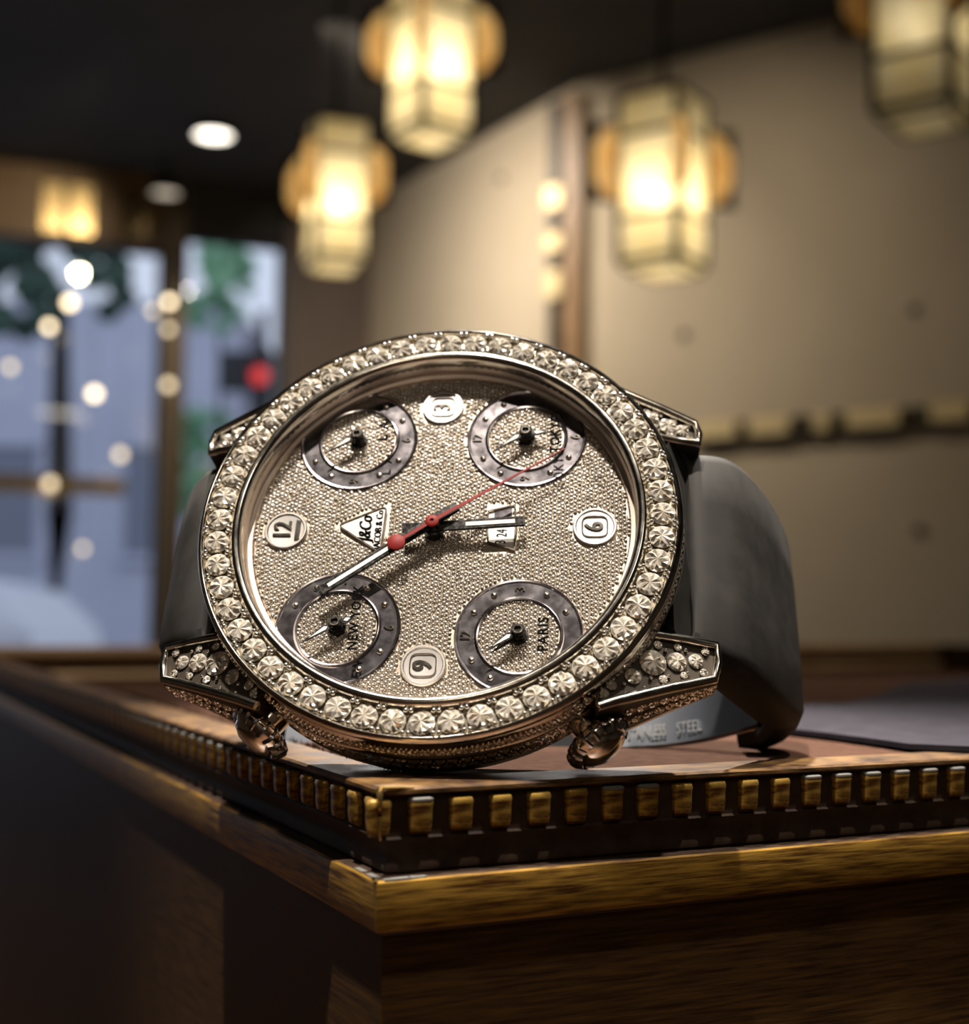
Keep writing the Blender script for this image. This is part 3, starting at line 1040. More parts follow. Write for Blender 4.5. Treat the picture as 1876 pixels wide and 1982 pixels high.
near = [on_pad(*p) for p in ((1440, 1412), (1520, 1424), (1600, 1433), (1680, 1444), (1760, 1456), (1900, 1462))]
far = [on_pad(*p) for p in ((1440, 1366), (1560, 1374), (1640, 1372), (1700, 1356), (1752, 1330), (1900, 1318))]
cl = MB()
nr, ncx = len(near), 25
cv = []
for a, b in zip(near, far):
    for j in range(ncx):
        t = j / (ncx - 1)
        p = a.lerp(b, t)
        q = p - TC
        pz = pad_z((-q.x * math.sin(TYAW) + q.y * math.cos(TYAW)) * 1000) * MM
        z = pz + 0.0009 + .0011 * math.sin(t * PI) + .0006 * math.sin(p.x * 90) * math.sin(t * PI)
        cv.append((p.x, p.y, z, pz))
top = [c_[:3] for c_ in cv]
bot = [(c_[0], c_[1], c_[3] + 0.0003) for c_ in cv]
nn = len(top)
fq = [(i * ncx + j, i * ncx + j + 1, (i + 1) * ncx + j + 1, (i + 1) * ncx + j) for i in range(nr - 1) for j in range(ncx - 1)]
fb = [tuple(q + nn for q in f_)[::-1] for f_ in fq]
rim = [j for j in range(ncx)] + [i * ncx + ncx - 1 for i in range(1, nr)] + [(nr - 1) * ncx + j for j in range(ncx - 2, -1, -1)] + [i * ncx for i in range(nr - 2, 0, -1)]
fs = [(rim[i], rim[(i + 1) % len(rim)], rim[(i + 1) % len(rim)] + nn, rim[i] + nn) for i in range(len(rim))]
cl.add(top + bot, fq + fb + fs)
tag(cl.build('folded_cloth', lilac, None, 1, 50), 'lilac grey cloth lying on the felt right of the watch strap', 'cloth')


# ================================================================== WRISTWATCH
WM = np.array([[0.04573555, -0.99442193, -0.09504361], [0.83851701, -0.01349629, 0.54470825], [-0.54295256, -0.10460821, 0.83322244]])
WT = np.array([-4.27316538, -1.64215982, -132.19188727])
Rw = WR @ WM
Tw = (WR @ WT) * MM + np.array([0, 0, CAM_H])
WATCH = Matrix([[*Rw[0], Tw[0]], [*Rw[1], Tw[1]], [*Rw[2], Tw[2]], [0, 0, 0, 1]])
# local frame: x to 3 o'clock, y to 12 o'clock, z out of the dial (mm); lowest point of the case rests on the tray
base = WATCH @ Vector((-22.85 * MM, 0, -5 * MM))
watch = empty('wristwatch', (base.x, base.y, 0.0))
tag(watch, 'diamond-set five-dial wristwatch with black rubber strap leaning on the tray corner', 'wristwatch')
ML = watch.matrix_world.inverted() if False else Matrix.Translation(-Vector((base.x, base.y, 0.0))) @ WATCH


def part(mb, name, mat, smooth=35, parent=None, flip=True):
    o = mb.build(name, mat, parent if parent is not None else watch, MM, smooth, flip)
    if parent is None:
        o.matrix_local = ML
    return o


# ---- case middle with two pave bands
case = part(MB().lathe([(18.6, -.4), (22.3, 1.2), (22.95, 1.0), (23.15, .55), (23.15, -.55), (23.35, -.75), (23.42, -1.0), (23.35, -1.25), (23.1, -1.4),
                        (22.75, -4.7), (22.95, -4.85), (22.85, -5.1), (21.6, -5.6), (19.5, -8.2), (0.01, -8.6)], 144), 'case', steel)
# ---- bezel
bezel = part(MB().lathe([(18.95, 1.2), (18.95, 2.45), (19.15, 2.75), (19.45, 2.86), (19.75, 2.76), (19.9, 2.45), (20.1, 2.35), (20.15, 1.95), (22.45, 1.95), (22.5, 2.2),
                         (22.6, 2.42), (22.8, 2.5), (23.05, 2.36), (23.2, 2.05), (23.2, 1.6), (23.0, 1.3), (22.6, 1.0)], 160), 'bezel', bezel_metal, 40)
bz = MB().lathe([(18.93, 1.3), (18.93, 2.46), (19.15, 2.78), (19.45, 2.89), (19.75, 2.79), (19.92, 2.45)], 160)
part(bz, 'inner_rim', steel, 50, bezel)
bz = MB().lathe([(22.52, 2.2), (22.6, 2.44), (22.8, 2.53), (23.06, 2.38), (23.22, 2.05), (23.22, 1.6)], 160)
part(bz, 'outer_rim', steel, 50, bezel)


def diamond_mesh(name, mat, jit=.045, seed=3):
    """brilliant seen from above: girdle, crown facets, table edge and the star of the pavilion"""
    v, f = [], []
    r0 = random.Random(seed)
    j = lambda: r0.uniform(-jit, jit)
    # base, girdle, two pleated crown rings (main and star facets), culet
    for rr, zs, off in ((1.0, (-.10, -.10), 0), (1.0, (.03, .03), 0), (.80, (.29, .13), .5), (.50, (.40, .20), 0)):
        for k in range(16):
            a = 2 * PI * (k + off) / 16
            w_ = 1.0 if rr < .9 else 0.0
            v.append((rr * math.cos(a) + w_ * j() * 1.3, rr * math.sin(a) + w_ * j() * 1.3, zs[k % 2] + w_ * j() * 1.6))
    v.append((.02, -.015, .33))
    for k in range(16):
        k2 = (k + 1) % 16
        f.append((k, k2, 16 + k2, 16 + k))
        f += [(16 + k, 16 + k2, 32 + k), (16 + k2, 32 + k2, 32 + k)]
        f += [(32 + k, 32 + k2, 48 + k2), (32 + k, 48 + k2, 48 + k)]
        f.append((48 + k, 48 + k2, 64))
    me = bpy.data.meshes.new(name)
    me.from_pydata([(a * MM, b * MM, c * MM) for a, b, c in v], [], f)
    bm = bmesh.new()
    bm.from_mesh(me)
    bmesh.ops.recalc_face_normals(bm, faces=bm.faces)
    bm.to_mesh(me)
    bm.free()
    me.materials.append(mat)
    return me


DIA = diamond_mesh('diamond', gem)
BRS = [DIA] + [diamond_mesh('diamond', gem, .05, sd) for sd in (11, 23, 37, 51, 68)]


def place_diamond(parent, loc, r, normal=(0, 0, 1), tilt=.06):
    o = bpy.data.objects.new('diamond', random.choice(BRS))
    n = Vector(normal).normalized() + Vector((random.uniform(-tilt, tilt), random.uniform(-tilt, tilt), 0))
    q = n.to_track_quat('Z', 'Y')
    M_ = Matrix.Translation([c * MM for c in loc]) @ q.to_matrix().to_4x4() @ Matrix.Rotation(random.uniform(0, PI), 4, 'Z') @ Matrix.Diagonal((r, r, r * .9, 1))
    link(o, parent)
    o.matrix_local = M_
    return o


NST = 52
PH = 1.81262
beads = MB()
for k in range(NST):
    a = PH - 2 * PI * k / NST
    place_diamond(bezel, (21.3 * math.cos(a), 21.3 * math.sin(a), 2.22), 1.20)
    for rr in (20.25, 22.36):
        for da in (-.0115, .0115):
            b_ = a + PI / NST + da
            beads.sphere((rr * math.cos(b_), rr * math.sin(b_), 2.42), .25, 8, 5)
pr = part(beads, 'prong_beads', bead_metal, 60, bezel)
pr['kind'] = 'stuff'
# ---- side band stones: front arc single, the hidden arc joined
arc_rest = MB()
for (rr, zz, n_, r_) in ((23.18, 0.0, 150, .46), (22.98, -2.2, 124, .54), (22.80, -3.75, 124, .54)):
    for k in range(n_):
        a = 2 * PI * (k + (.5 if zz < -3 else 0)) / n_
        x_, y_ = math.cos(a), math.sin(a)
        if x_ < -.55:
            place_diamond(case, (rr * x_, rr * y_, zz), r_, (x_, y_, .08), .12)
        else:
            q = Vector((x_, y_, .08)).to_track_quat('Z', 'Y').to_matrix().to_4x4()
            arc_rest.lathe([(r_, -.05), (r_ * .55, r_ * .32), (.01, r_ * .2)], 7, M=Matrix.Translation((rr * x_, rr * y_, zz)) @ q)
ar = part(arc_rest, 'side_stones', gem, None, case)
ar['kind'] = 'stuff'
sb = MB()
for (rr, zz, n_) in ((23.2, -.42, 300), (23.2, .42, 300), (23.05, -1.62, 248), (22.92, -2.98, 248), (22.75, -4.4, 248)):
    for k in range(n_):
        a = 2 * PI * k / n_
        if math.cos(a) < .3:
            sb.lathe([(.13, -.05), (.10, .09), (.005, .14)], 5, M=Matrix.Translation((rr * math.cos(a), rr * math.sin(a), zz)) @ Vector((math.cos(a), math.sin(a), 0)).to_track_quat('Z', 'Y').to_matrix().to_4x4())
sbo = part(sb, 'side_beads', bead_metal, None, case)
sbo['kind'] = 'stuff'

# ---- flange (rehaut) and dial plate
part(MB().lathe([(18.2, .02), (18.35, .35), (18.75, .42), (18.80, 1.1), (18.93, 1.35), (18.95, 2.4)], 144), 'flange', flange_metal, 30)
dial = part(MB().lathe([(18.6, -.3), (18.6, 0), (.01, 0)], 96), 'dial', pave_floor, 30)

SUBS = [('L A', (10.55, 8.95)), ('TOKYO', (10.55, -8.05)), ('PARIS', (-11.75, -8.0)), ('NEW YORK', (-10.85, 8.95))]
SR_O, SR_I = 5.85, 3.95
MEDS = [('12', (-.1, 15.15)), ('3', (14.6, .6)), ('6', (-.1, -14.9)), ('9', (-14.75, .6))]
TRI = [(.45, 10.2), (2.7, 5.35), (-2.85, 5.55)]
HC = (-.45, .5)


def in_tri(x, y, g=.35):
    # signed distances to the three edges
    cx, cy = sum(p[0] for p in TRI) / 3, sum(p[1] for p in TRI) / 3
    for i in range(3):
        (x0, y0), (x1, y1) = TRI[i], TRI[(i + 1) % 3]
        nx_, ny_ = y1 - y0, x0 - x1
        L_ = math.hypot(nx_, ny_)
        s_ = 1 if ((cx - x0) * nx_ + (cy - y0) * ny_) > 0 else -1
        if s_ * ((x - x0) * nx_ + (y - y0) * ny_) / L_ < -g:
            return False
    return True


# ---- pave: hex lattice of tiny stones with beads between
PIT = .455
cells = []
rows_ = int(18.4 / (PIT * .866)) + 1
for j in range(-rows_, rows_ + 1):
    for i in range(-44, 45):
        x_ = (i + (.5 if j % 2 else 0)) * PIT
        y_ = j * PIT * .866
        if x_ * x_ + y_ * y_ > 18.15 ** 2:
            continue
        bad = False
        for _, (cx, cy) in SUBS:
            d_ = math.hypot(x_ - cx, y_ - cy)
            if SR_I - .25 < d_ < SR_O + .25:
                bad = True
        for _, (cx, cy) in MEDS:
            if math.hypot(x_ - cx, y_ - cy) < 2.3:
                bad = True
        if in_tri(x_, y_) or (-2.9 < x_ < 2.8 and -7.5 < y_ < -4.4):
            bad = True
        if not bad:
            cells.append((x_, y_))
P = np.array(cells) + rng.normal(0, .018, (len(cells), 2))
N = len(P)
ang = rng.uniform(0, PI / 3, N)
tiltx = rng.normal(0, .26, N)
tilty = rng.normal(0, .26, N)
# stone: 6-gon girdle + 6-gon table with centre
V_ = []
gr = PIT * .46
for ring, (rr, zz) in enumerate(((gr, .0), (gr * .55, .14))):
    for k in range(6):
        a = ang + 2 * PI * (k + .5 * ring) / 6
        lx, ly = rr * np.cos(a), rr * np.sin(a)
        V_.append(np.stack([P[:, 0] + lx, P[:, 1] + ly, .02 + zz + lx * tiltx + ly * tilty], 1))
V_.append(np.stack([P[:, 0], P[:, 1], np.full(N, .10) + rng.normal(0, .02, N)], 1))
Vn = np.stack(V_, 1).reshape(-1, 3) * MM
b_ = (np.arange(N) * 13)[:, None]
T3 = []
for k in range(6):
    k2 = (k + 1) % 6
    T3 += [[k, k2, 6 + k], [k2, 6 + k2, 6 + k], [6 + k, 6 + k2, 12]]
F3 = (b_[:, :, None] + np.array(T3)[None]).reshape(-1, 3)
pv = mesh_np('pave_stones', Vn, [F3], gem_pave, dial)
pv['kind'] = 'stuff'
# beads at the triangle centres of the lattice
Bc = np.concatenate([P + np.array([0, PIT * .577]), P + np.array([PIT * .5, PIT * .2887])])
keep = np.hypot(Bc[:, 0], Bc[:, 1]) < 18.1
for _, (cx, cy) in SUBS:
    d_ = np.hypot(Bc[:, 0] - cx, Bc[:, 1] - cy)
    keep &= ~((d_ > SR_I - .1) & (d_ < SR_O + .08))
for _, (cx, cy) in MEDS:
    keep &= np.hypot(Bc[:, 0] - cx, Bc[:, 1] - cy) > 2.2
Bc = Bc[keep]
NB = len(Bc)
bv = []
br = .075
for (rr, zz) in ((br, .04), (br * .75, .17)):
    for k in range(6):
        bv.append(np.stack([Bc[:, 0] + rr * math.cos(k * PI / 3), Bc[:, 1] + rr * math.sin(k * PI / 3), np.full(NB, zz)], 1))
bv.append(np.stack([Bc[:, 0], Bc[:, 1], np.full(NB, .22)], 1))
bV = np.stack(bv, 1).reshape(-1, 3) * MM
T3 = []
for k in range(6):
    k2 = (k + 1) % 6
    T3 += [[k, k2, 6 + k2], [k, 6 + k2, 6 + k], [6 + k, 6 + k2, 12]]
bF = ((np.arange(NB) * 13)[:, None, None] + np.array(T3)[None]).reshape(-1, 3)
pb_ = mesh_np('pave_beads', bV, [bF], bead_metal, dial, smooth=True)
pb_['kind'] = 'stuff'


# ---- subdials
def hand_poly(tip, wid, base_r=.55):
    L_ = math.hypot(*tip)
    ux, uy = tip[0] / L_, tip[1] / L_
    px_, py_ = -uy, ux
    return [(px_ * .12 + ux * .3, py_ * .12 + uy * .3), (ux * .95 + px_ * wid, uy * .95 + py_ * wid), tip, (ux * .95 - px_ * wid, uy * .95 - py_ * wid), (-px_ * .12 + ux * .3, -py_ * .12 + uy * .3)]


MIN_DIR = (-.60, .80)
HOURS = {'L A': (1.75, .95), 'TOKYO': (.1, -2.4), 'PARIS': (-2.2, 2.35), 'NEW YORK': (.75, -1.8)}
CITY = {'L A': (10.2, 6.05, 1.5), 'TOKYO': (9.57, -11.1, 1.0), 'PARIS': (-12.7, -10.4, 1.0), 'NEW YORK': (-10.9, 6.85, 1.0)}
for city, (cx, cy) in SUBS:
    ring = MB()
    n_ = 96
    prof = [(SR_I - .22, .02), (SR_I - .2, .26), (SR_I - .05, .30), (SR_I + .12, .24), (SR_I + .2, .16), (SR_O - .22, .16), (SR_O - .15, .27), (SR_O, .30), (SR_O + .12, .2), (SR_O + .14, .0)]
    vv = []
    for r_, z_ in prof:
        for k in range(n_):
            a = 2 * PI * k / n_
            x_, y_ = cx + r_ * math.cos(a), cy + r_ * math.sin(a)
            d_ = math.hypot(x_, y_)
            if d_ > 18.3:
                x_, y_ = x_ * 18.3 / d_, y_ * 18.3 / d_
            vv.append((x_, y_, z_))
    ring.add(vv, [(j * n_ + k, j * n_ + (k + 1) % n_, (j + 1) * n_ + (k + 1) % n_, (j + 1) * n_ + k) for j in range(len(prof) - 1) for k in range(n_)])
    so = part(ring, 'subdial', dark_mirror, 30)
    for s_, a in (('12', 90), ('3', 0), ('6', -90), ('9', 180)):
        x_, y_ = cx + 4.9 * math.cos(math.radians(a)), cy + 4.9 * math.sin(math.radians(a))
        if math.hypot(x_, y_) < 17.4:
            lettering('numeral', s_, 1.35, .06, (x_, y_, .22), steel, so, .8)
    for k in range(12):
        if k % 3:
            a = 2 * PI * k / 12
            x_, y_ = cx + 4.9 * math.cos(a), cy + 4.9 * math.sin(a)
            if math.hypot(x_, y_) < 17.6:
                part(MB().lathe([(.30, .12), (.30, .24), (.22, .32), (.01, .36)], 12, M=Matrix.Translation((x_, y_, 0))), 'marker_dot', steel, 50, so)
    # hands and hub
    tip = (MIN_DIR[0] * 3.75, MIN_DIR[1] * 3.75)
    Mh = Matrix.Translation((cx, cy, 0))
    for tp_, wd, z_ in ((HOURS[city], .36, .95), (tip, .36, 1.25)):
        part(MB().prism(hand_poly(tp_, wd), z_, z_ + .10, Mh), 'hand', hand_metal, 30, so)
        q = hand_poly((tp_[0] * .72, tp_[1] * .72), wd * .55)
        q = [(x_ + tp_[0] / math.hypot(*tp_) * .12, y_ + tp_[1] / math.hypot(*tp_) * .12) for x_, y_ in q][1:4] + [(tp_[0] / math.hypot(*tp_) * .8, tp_[1] / math.hypot(*tp_) * .8)]
        part(MB().prism(q, z_ + .09, z_ + .15, Mh), 'hand_lume', lume, 30, so)
    part(MB().lathe([(.85, .05), (.85, .5), (.72, .55), (.72, .95), (.62, 1.0), (.62, 1.5), (.52, 1.58), (.30, 1.58), (.26, 1.45), (.01, 1.45)], 24, M=Mh), 'hub', hand_metal, 35, so)
    part(MB().lathe([(.46, 1.58), (.42, 1.66), (.32, 1.66), (.28, 1.56)], 20, M=Mh), 'hub_ring', steel, 45, so)
    tx, ty, sz = CITY[city]
    lettering('city_name', city, 1.35 if city != 'NEW YORK' else 1.25, .015, (tx, ty, 2.25), ink, so, .92 if city != 'L A' else 1.0, spacing=1.15 if city != 'L A' else 1.3, offset=.00003)

# ---- hour medallions
for s_, (cx, cy) in MEDS:
    Mx = Matrix.Translation((cx, cy, 0))
    mo = part(MB().lathe([(2.12, 0), (2.12, .25), (2.02, .36), (1.86, .36), (1.76, .24), (.01, .20)], 48, M=Mx), 'hour_medallion', medal_metal, 32)
    dy = .25 if s_ == '12' else 0
    lettering('numeral', s_, 2.5, .06, (cx, cy + dy, .30), steel, mo, .85, offset=.00003)
    if s_ != '12':
        rr = [(1.15 * (abs(math.cos(a)) ** .5) * (1 if math.cos(a) > 0 else -1), 1.2 * (abs(math.sin(a)) ** .5) * (1 if math.sin(a) > 0 else -1)) for a in np.linspace(0, 2 * PI, 32, endpoint=False)]
        part(MB().tube([(cx + x_, cy + y_, .30) for x_, y_ in rr], .07, 6, True), 'numeral_border', steel, 60, mo)
    else:
        part(MB().prism([(cx - 1.05, cy - 1.45), (cx + 1.05, cy - 1.45), (cx + 1.15, cy - .95), (cx - 1.15, cy - .95)], .22, .34), 'caption_bar', steel, 30, mo)

# ---- triangular logo plate
def inset(poly, g):
    cx = sum(p[0] for p in poly) / len(poly)
    cy = sum(p[1] for p in poly) / len(poly)
    return [(cx + (x_ - cx) * g, cy + (y_ - cy) * g) for x_, y_ in poly]


def round_poly(poly, r, n=5):
    out = []
    m_ = len(poly)
    for i in range(m_):
        p0, p1, p2 = (Vector((*poly[(i + d_) % m_], 0)) for d_ in (-1, 0, 1))
        a = p1 + (p0 - p1).normalized() * r
        b = p1 + (p2 - p1).normalized() * r
        for t in np.linspace(0, 1, n):
            q = a.lerp(p1, t).lerp(p1.lerp(b, t), t)
            out.append((q.x, q.y))
    return out


tri_r = round_poly(TRI, .75)
lp = part(MB().prism(tri_r, .0, .22), 'logo_plate', medal_metal, 30)
part(MB().tube([(x_, y_, .24) for x_, y_ in inset(tri_r, .97)], .10, 6, True), 'plate_border', steel, 60, lp)
lettering('logo_lettering', 'JACOB & Co', .95, .04, (-.12, 5.98, .25), ink, lp, .86)
lettering('monogram', 'J&Co', 1.75, .05, (.0, 7.25, .26), ink, lp, .78, shear=.25)

# ---- date window
dw = [(-2.55, -7.25), (-1.7, -4.75), (0, -4.55), (1.85, -4.65), (2.55, -7.15), (0, -7.35)]
do = part(MB().prism(dw, 0, .10), 'date_window', date_white, 30)
part(MB().tube([(x_, y_, .14) for x_, y_ in dw], .16, 6, True), 'window_frame', steel, 60, do)
lettering('date_numeral', '24', 1.45, .01, (-.62, -6.05, .115), ink, do, .62)
lettering('date_numeral', '3', 1.45, .01, (-1.62, -5.95, .115), ink, do, .62)
part(MB().box(1.2, 2.15, -6.9, -5.2, .10, .13), 'window_shutter', dark_mirror, 30, do)


# ---- main hands
def bar_hand(name, p, q, w, z, lum0, lum1, lw):
    d_ = Vector((q[0] - p[0], q[1] - p[1], 0))
    L_ = d_.length
    d_.normalize()
    s_ = Vector((-d_.y, d_.x, 0))
    Mx = Matrix(((d_.x, s_.x, 0, p[0]), (d_.y, s_.y, 0, p[1]), (0, 0, 1, z), (0, 0, 0, 1)))
    m_ = MB()
    # flat bar with bevelled edges
    secs = []
    for x_, q_ in ((0, .8), (.12, 1), (L_ - .12, 1), (L_, .8)):
        h_ = w / 2 * q_
        secs.append([tuple(Mx @ Vector(c)) for c in ((x_, -h_, 0), (x_, -h_, .07), (x_, -h_ * .82, .14 * q_), (x_, h_ * .82, .14 * q_), (x_, h_, .07), (x_, h_, 0))])
    m_.loft(secs)
    o = part(m_, name, hand_metal, 20)
    part(MB().box(lum0 * L_, lum1 * L_, -lw / 2, lw / 2, .05, .19, Mx), 'lume_strip', lume, 30, o)
    return o


bar_hand('hour_hand', (-.78, 3.45), (-.10, -8.3), 1.15, 1.35, .52, .92, .42)
bar_hand('minute_hand', (1.42, -1.75), (-7.95, 10.75), 1.15, 1.75, .36, .93, .40)
part(MB().lathe([(.95, .1), (.95, 1.2), (.7, 1.25), (.7, 2.0), (.4, 2.15), (.01, 2.15)], 24, M=Matrix.Translation((HC[0], HC[1], 0))), 'hub', hand_metal, 35)
sh = MB()
tip, ball = Vector((7.75, -12.05, 0)), Vector((-2.80, 3.75, 0))
d_ = (tip - ball).normalized()
s_ = Vector((-d_.y, d_.x, 0))
poly = [ball + s_ * .16, Vector((HC[0], HC[1], 0)) + s_ * .20, tip + s_ * .05, tip - s_ * .05, Vector((HC[0], HC[1], 0)) - s_ * .20, ball - s_ * .16]
sec = part(MB().prism([(p.x, p.y) for p in poly], 2.12, 2.22), 'second_hand', red_enamel, 30)
part(MB().lathe([(.86, 2.08), (.86, 2.24), (.78, 2.30), (.01, 2.30)], 32, M=Matrix.Translation(ball)), 'counterweight', red_enamel, 40, sec)
part(MB().lathe([(.66, 2.08), (.66, 2.24), (.52, 2.33), (.2, 2.33), (.16, 2.22), (.01, 2.22)], 28, M=Matrix.Translation((HC[0], HC[1], 0))), 'boss', red_enamel, 40, sec)

# ---- crystal
part(MB().lathe([(18.94, 2.30), (18.94, 2.56), (16, 2.62), (10, 2.66), (.01, 2.68)], 96), 'crystal', crystal_m, 30)


# ---- lugs
def lug(sx, sy):
    out = [(11.0, 19.6), (11.0, 23.2), (11.1, 26.2), (13.2, 26.3), (15.1, 25.8), (16.6, 21.8), (18.7, 17.0), (19.5, 15.0), (16.0, 15.0)]

    def nar(x, y):
        return (11 + (x - 11) * (.70 if sx > 0 else 1), y if sx < 0 else y - max(0, y - 22) * .2)

    def zt(y):
        return 1.0 - .345 * (y - 16.0)

    def zb_(y):
        t = max(0.0, (y - 14.0) / 12.0)
        return -6.0 + .6 * t
    if sx > 0:
        out = [nar(*p) for p in out]
    n_ = len(out)
    v = [(x * sx, y * sy, zt(y) - .45) for x, y in out] + [(x * sx * .985, y * sy * .99, zb_(y)) for x, y in out]
    m_ = MB().add(v, [tuple(range(n_)), tuple(range(n_, 2 * n_))] + [(i, (i + 1) % n_, n_ + (i + 1) % n_, n_ + i) for i in range(n_)])
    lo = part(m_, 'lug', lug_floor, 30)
    ed = MB()
    ed.tube([(x * sx, y * sy, zt(y) - .20) for x, y in map(lambda p: nar(*p), ((11.25, 20.3), (11.25, 23.2), (11.35, 25.95), (13.2, 26.05), (14.85, 25.6), (16.3, 21.7), (18.3, 17.0), (19.2, 15.2)))], [.42, .42, .42, .42, .45, .5, .5, .45], 8)
    ed.tube([(x * sx, y * sy, zb_(y) + .1) for x, y in map(lambda p: nar(*p), ((11.2, 25.9), (14.7, 25.4), (16.3, 21.5), (18.4, 16.9), (19.3, 15.2)))], .38, 7)
    part(ed, 'lug_edge', steel, 60, lo)
    for x, y, r in ((14.05, 20.1, 1.28), (13.6, 22.25, .95), (13.25, 24.0, .72), (15.7, 18.3, .78), (16.9, 16.4, .5), (12.15, 20.6, .42), (12.1, 22.4, .38), (12.1, 24.9, .40), (15.55, 21.0, .42), (14.85, 22.9, .36), (14.3, 24.7, .40), (12.7, 18.6, .50), (14.0, 18.0, .48), (17.8, 15.8, .42)):
        x, y = nar(x, y)
        zz = zt(y) - .30
        dz = (zt(y + .1) - zt(y - .1)) / .2
        place_diamond(lo, (x * sx, y * sy, zz), r, (0, -dz * sy, 1), .05)
    bd = MB()
    for x, y in ((12.3, 19.6), (12.6, 21.3), (12.3, 23.1), (12.4, 24.9), (15.2, 21.5), (14.6, 23.2), (14.2, 24.8), (15.6, 19.9), (16.7, 19.3), (16.6, 17.5), (17.5, 17.6), (17.4, 15.6), (18.2, 15.5), (18.0, 14.4), (18.6, 14.2)):
        x, y = nar(x, y)
        bd.sphere((x * sx, y * sy, zt(y) - .25), .2, 7, 4)
    b1 = part(bd, 'lug_beads', bead_metal, 60, lo)
    b1['kind'] = 'stuff'
    if sx < 0:
        # two rows of stones on the visible flank
        for row, fz_ in enumerate((.34, .70)):
            for i in range(9):
                t = (i + .5 * row + .2) / 9.2
                pts_ = ((15.05, 25.6), (16.55, 21.8), (18.65, 17.0))
                if t < .5:
                    x, y = (pts_[0][0] + (pts_[1][0] - pts_[0][0]) * t * 2, pts_[0][1] + (pts_[1][1] - pts_[0][1]) * t * 2)
                else:
                    x, y = (pts_[1][0] + (pts_[2][0] - pts_[1][0]) * (t - .5) * 2, pts_[1][1] + (pts_[2][1] - pts_[1][1]) * (t - .5) * 2)
                z_ = (zt(y) - .5) * (1 - fz_) + zb_(y) * fz_
                place_diamond(lo, (x * sx, y * sy, z_), .52, (.93 * sx, .37 * sy, .1), .2)
    return lo


for sx in (-1, 1):
    for sy in (-1, 1):
        lug(sx, sy)


# ---- crowns
def crown(x, y, ang):
    q = Vector((math.cos(ang), math.sin(ang), 0)).to_track_quat('Z', 'Y').to_matrix().to_4x4()
    Mx = Matrix.Translation((x, y, -3.6)) @ q
    co = part(MB().lathe([(1.5, -2.2), (1.5, -.5), (2.3, -.3), (2.9, .1), (3.05, .5), (2.95, .95), (2.55, 1.35), (2.3, 1.3), (2.1, 1.75), (1.2, 2.2), (.01, 2.3)], 40, M=Mx), 'crown', steel, 40)
    rb = MB()
    for k in range(18):
        a = 2 * PI * k / 18
        rb.tube([tuple(Mx @ Vector((r_ * math.cos(a), r_ * math.sin(a), z_))) for r_, z_ in ((2.35, -.25), (3.0, .15), (3.12, .5), (2.95, .98), (2.5, 1.4))], .2, 5)
    part(rb, 'crown_flutes', dark_mirror, 60, co)


crown(-19.1, 15.6, math.atan2(15.2, -18.2))
crown(-20.0, -14.8, math.atan2(-14.6, -19.6))


# ---- rubber strap halves
def strap(path, label=None):
    """path: (y, z, half width, thickness) along the outer face"""
    pts_ = [Vector((0, p[0], p[1])) for p in path]
    # resample with Catmull-Rom
    P2 = []
    for i in range(len(path) - 1):
        p0 = np.array(path[max(i - 1, 0)], float)
        p1 = np.array(path[i], float)
        p2 = np.array(path[i + 1], float)
        p3 = np.array(path[min(i + 2, len(path) - 1)], float)
        for t in np.linspace(0, 1, 5, endpoint=False):
            P2.append(.5 * ((2 * p1) + (-p0 + p2) * t + (2 * p0 - 5 * p1 + 4 * p2 - p3) * t * t + (-p0 + 3 * p1 - 3 * p2 + p3) * t ** 3))
    P2.append(np.array(path[-1], float))
    secs = []
    cen = np.mean([[p[0], p[1]] for p in P2], axis=0)
    for i, p in enumerate(P2):
        a = P2[max(i - 1, 0)]
        b = P2[min(i + 1, len(P2) - 1)]
        ty, tz_ = b[0] - a[0], b[1] - a[1]
        L_ = math.hypot(ty, tz_) or 1
        ny_, nz_ = -tz_ / L_, ty / L_
        # inward = towards the inside of the loop
        if ny_ * (0 - p[0]) + nz_ * (-16 - p[1]) < 0:
            ny_, nz_ = -ny_, -nz_
        w, t = p[2], p[3]
        prof = [(-w, .42 * t), (-w + .5, .18 * t), (-w + 1.8, .03 * t), (-w * .4, 0), (w * .4, 0), (w - 1.8, .03 * t), (w - .5, .18 * t), (w, .42 * t), (w, .8 * t), (w - .7, t), (-w + .7, t), (-w, .8 * t)]
        secs.append([(x, p[0] + ny_ * d_, p[1] + nz_ * d_) for x, d_ in prof])
    return part(MB().loft(secs), 'strap', rubber, 38)


st_r = strap([(-22.9, -6.4, 10.0, 1.4), (-24.2, -3.7, 11.2, 3.4), (-26.4, -4.0, 12.0, 4.6), (-29.4, -6.2, 12.6, 5.0), (-32.3, -11.0, 12.9, 4.8), (-34.7, -16.6, 12.5, 4.4), (-35.9, -21.0, 11.2, 4.0), (-35.6, -26.0, 10.3, 3.8), (-34.0, -30.0, 9.9, 3.4), (-30.5, -32.2, 9.2, 2.0)])
st_l = strap([(21.8, -6.0, 9.6, 1.4), (23.2, -3.4, 10.7, 3.4), (25.6, -3.4, 10.9, 4.4), (27.8, -5.6, 10.8, 4.8), (29.6, -9.6, 9.6, 4.6), (29.8, -15.0, 8.4, 4.2), (28.0, -21.0, 8.2, 3.8), (24.0, -27.0, 8.2, 3.2), (19.0, -30.5, 8.2, 2.6)])
# inner rubber core closing the gap behind the lugs
part(MB().box(-10.4, 10.4, -24.0, -20.0, -8.0, -5.0), 'strap_end', rubber, 30)
part(MB().box(-10.4, 10.4, 20.0, 23.0, -8.0, -5.0), 'strap_end', rubber, 30)


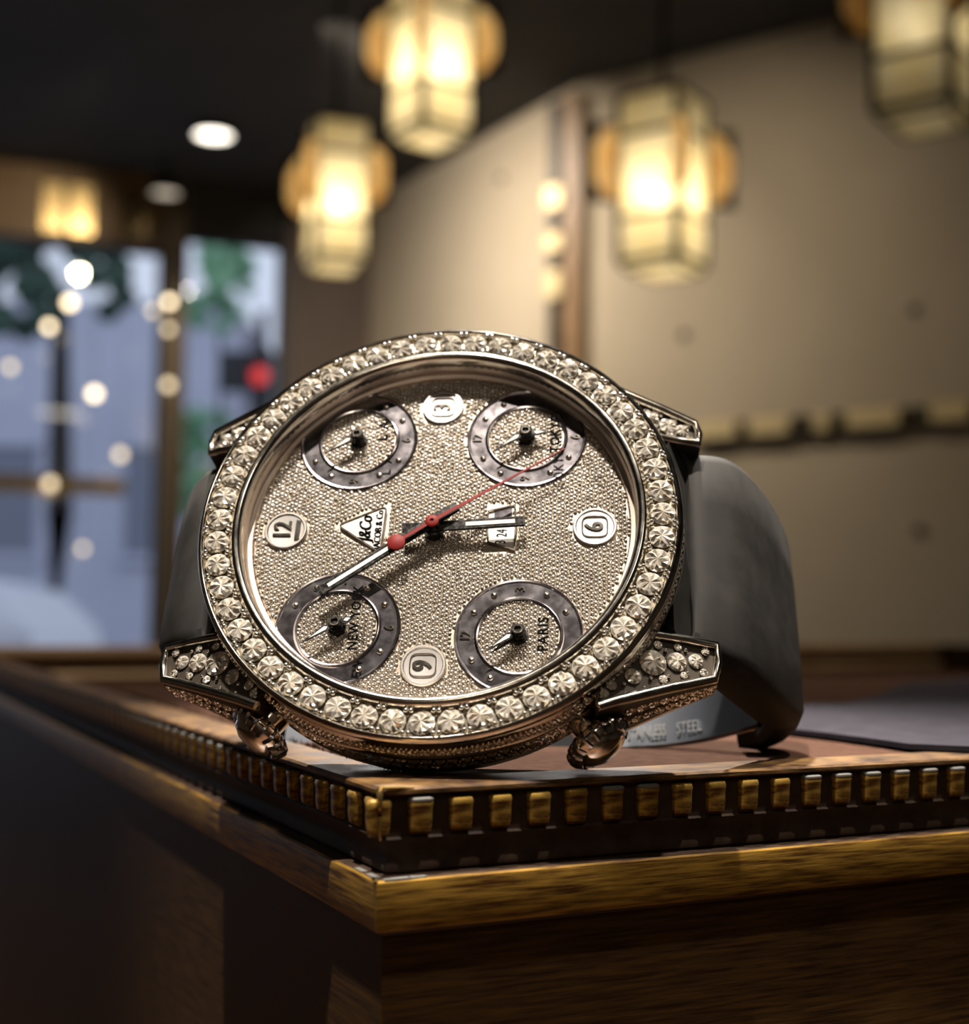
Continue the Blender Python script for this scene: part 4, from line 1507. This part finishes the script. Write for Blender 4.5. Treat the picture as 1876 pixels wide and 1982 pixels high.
# ---- folding clasp: stacked curved leaves at the back of the loop
def leaf(path, x0, x1, th, mat, name):
    secs = []
    for i, (y, z) in enumerate(path):
        secs.append([(x0, y, z), (x1, y, z), (x1, y, z - th), (x0, y, z - th)])
    return part(MB().loft(secs), name, mat, 30)


def arc_path(pts_, n=6):
    out = []
    for i in range(len(pts_) - 1):
        p0, p1, p2, p3 = (np.array(pts_[max(0, min(len(pts_) - 1, j))], float) for j in (i - 1, i, i + 1, i + 2))
        for t in np.linspace(0, 1, n, endpoint=False):
            out.append(tuple(.5 * ((2 * p1) + (-p0 + p2) * t + (2 * p0 - 5 * p1 + 4 * p2 - p3) * t * t + (-p0 + 3 * p1 - 3 * p2 + p3) * t ** 3)))
    out.append(tuple(pts_[-1]))
    return out


pa = arc_path([(20, -26.9), (8, -28.2), (-6, -28.2), (-18, -27.5), (-25, -25.6), (-31.0, -21.6)])
lf = leaf(pa, -10.6, 8.6, .45, clasp_steel, 'clasp_leaf')
ptxt = {}
for s_, yy, zz in (('STAINLESS', -19.2, -29.2), ('STEEL', -25.6, -26.9)):
    pass
pb2 = arc_path([(22, -27.9), (8, -29.2), (-6, -29.2), (-18, -28.5), (-25.5, -26.6), (-31.6, -22.6)])
leaf(pb2, -10.3, 7.9, .5, clasp_steel, 'clasp_leaf')
pc = arc_path([(14, -30.0), (0, -30.2), (-14, -29.7), (-24, -28.2), (-31, -24.4)])
leaf(pc, -9.9, 7.4, .3, reflection_gold, 'clasp_leaf')  # gold leaf paints in the yellow reflection under the clasp
part(MB().box(-8.0, 8.0, -32.2, -29.6, -26.5, -21.5), 'clasp_hinge', clasp_steel, 30)


def engrave(body, y, z, slope, size, sx):
    """letters on the inner face of the clasp leaf, reading towards 6 o'clock"""
    me = text_mesh(body, size * MM, .04 * MM)
    me.transform(Matrix.Diagonal((sx, 1, 1, 1)))
    me.materials.append(bead_metal)
    o = bpy.data.objects.new('engraving', me)
    link(o, lf)
    xdir = Vector((0, -math.cos(slope), math.sin(slope)))
    ydir = Vector((1, 0, 0))
    zdir = xdir.cross(ydir)
    o.matrix_local = Matrix(((xdir.x, ydir.x, zdir.x, -9.15 * MM), (xdir.y, ydir.y, zdir.y, y * MM), (xdir.z, ydir.z, zdir.z, z * MM), (0, 0, 0, 1)))
    return o


engrave('STAINLESS', -19.7, -26.85, .22, 1.9, .48)
engrave('STEEL', -24.2, -25.6, .34, 1.9, .58)
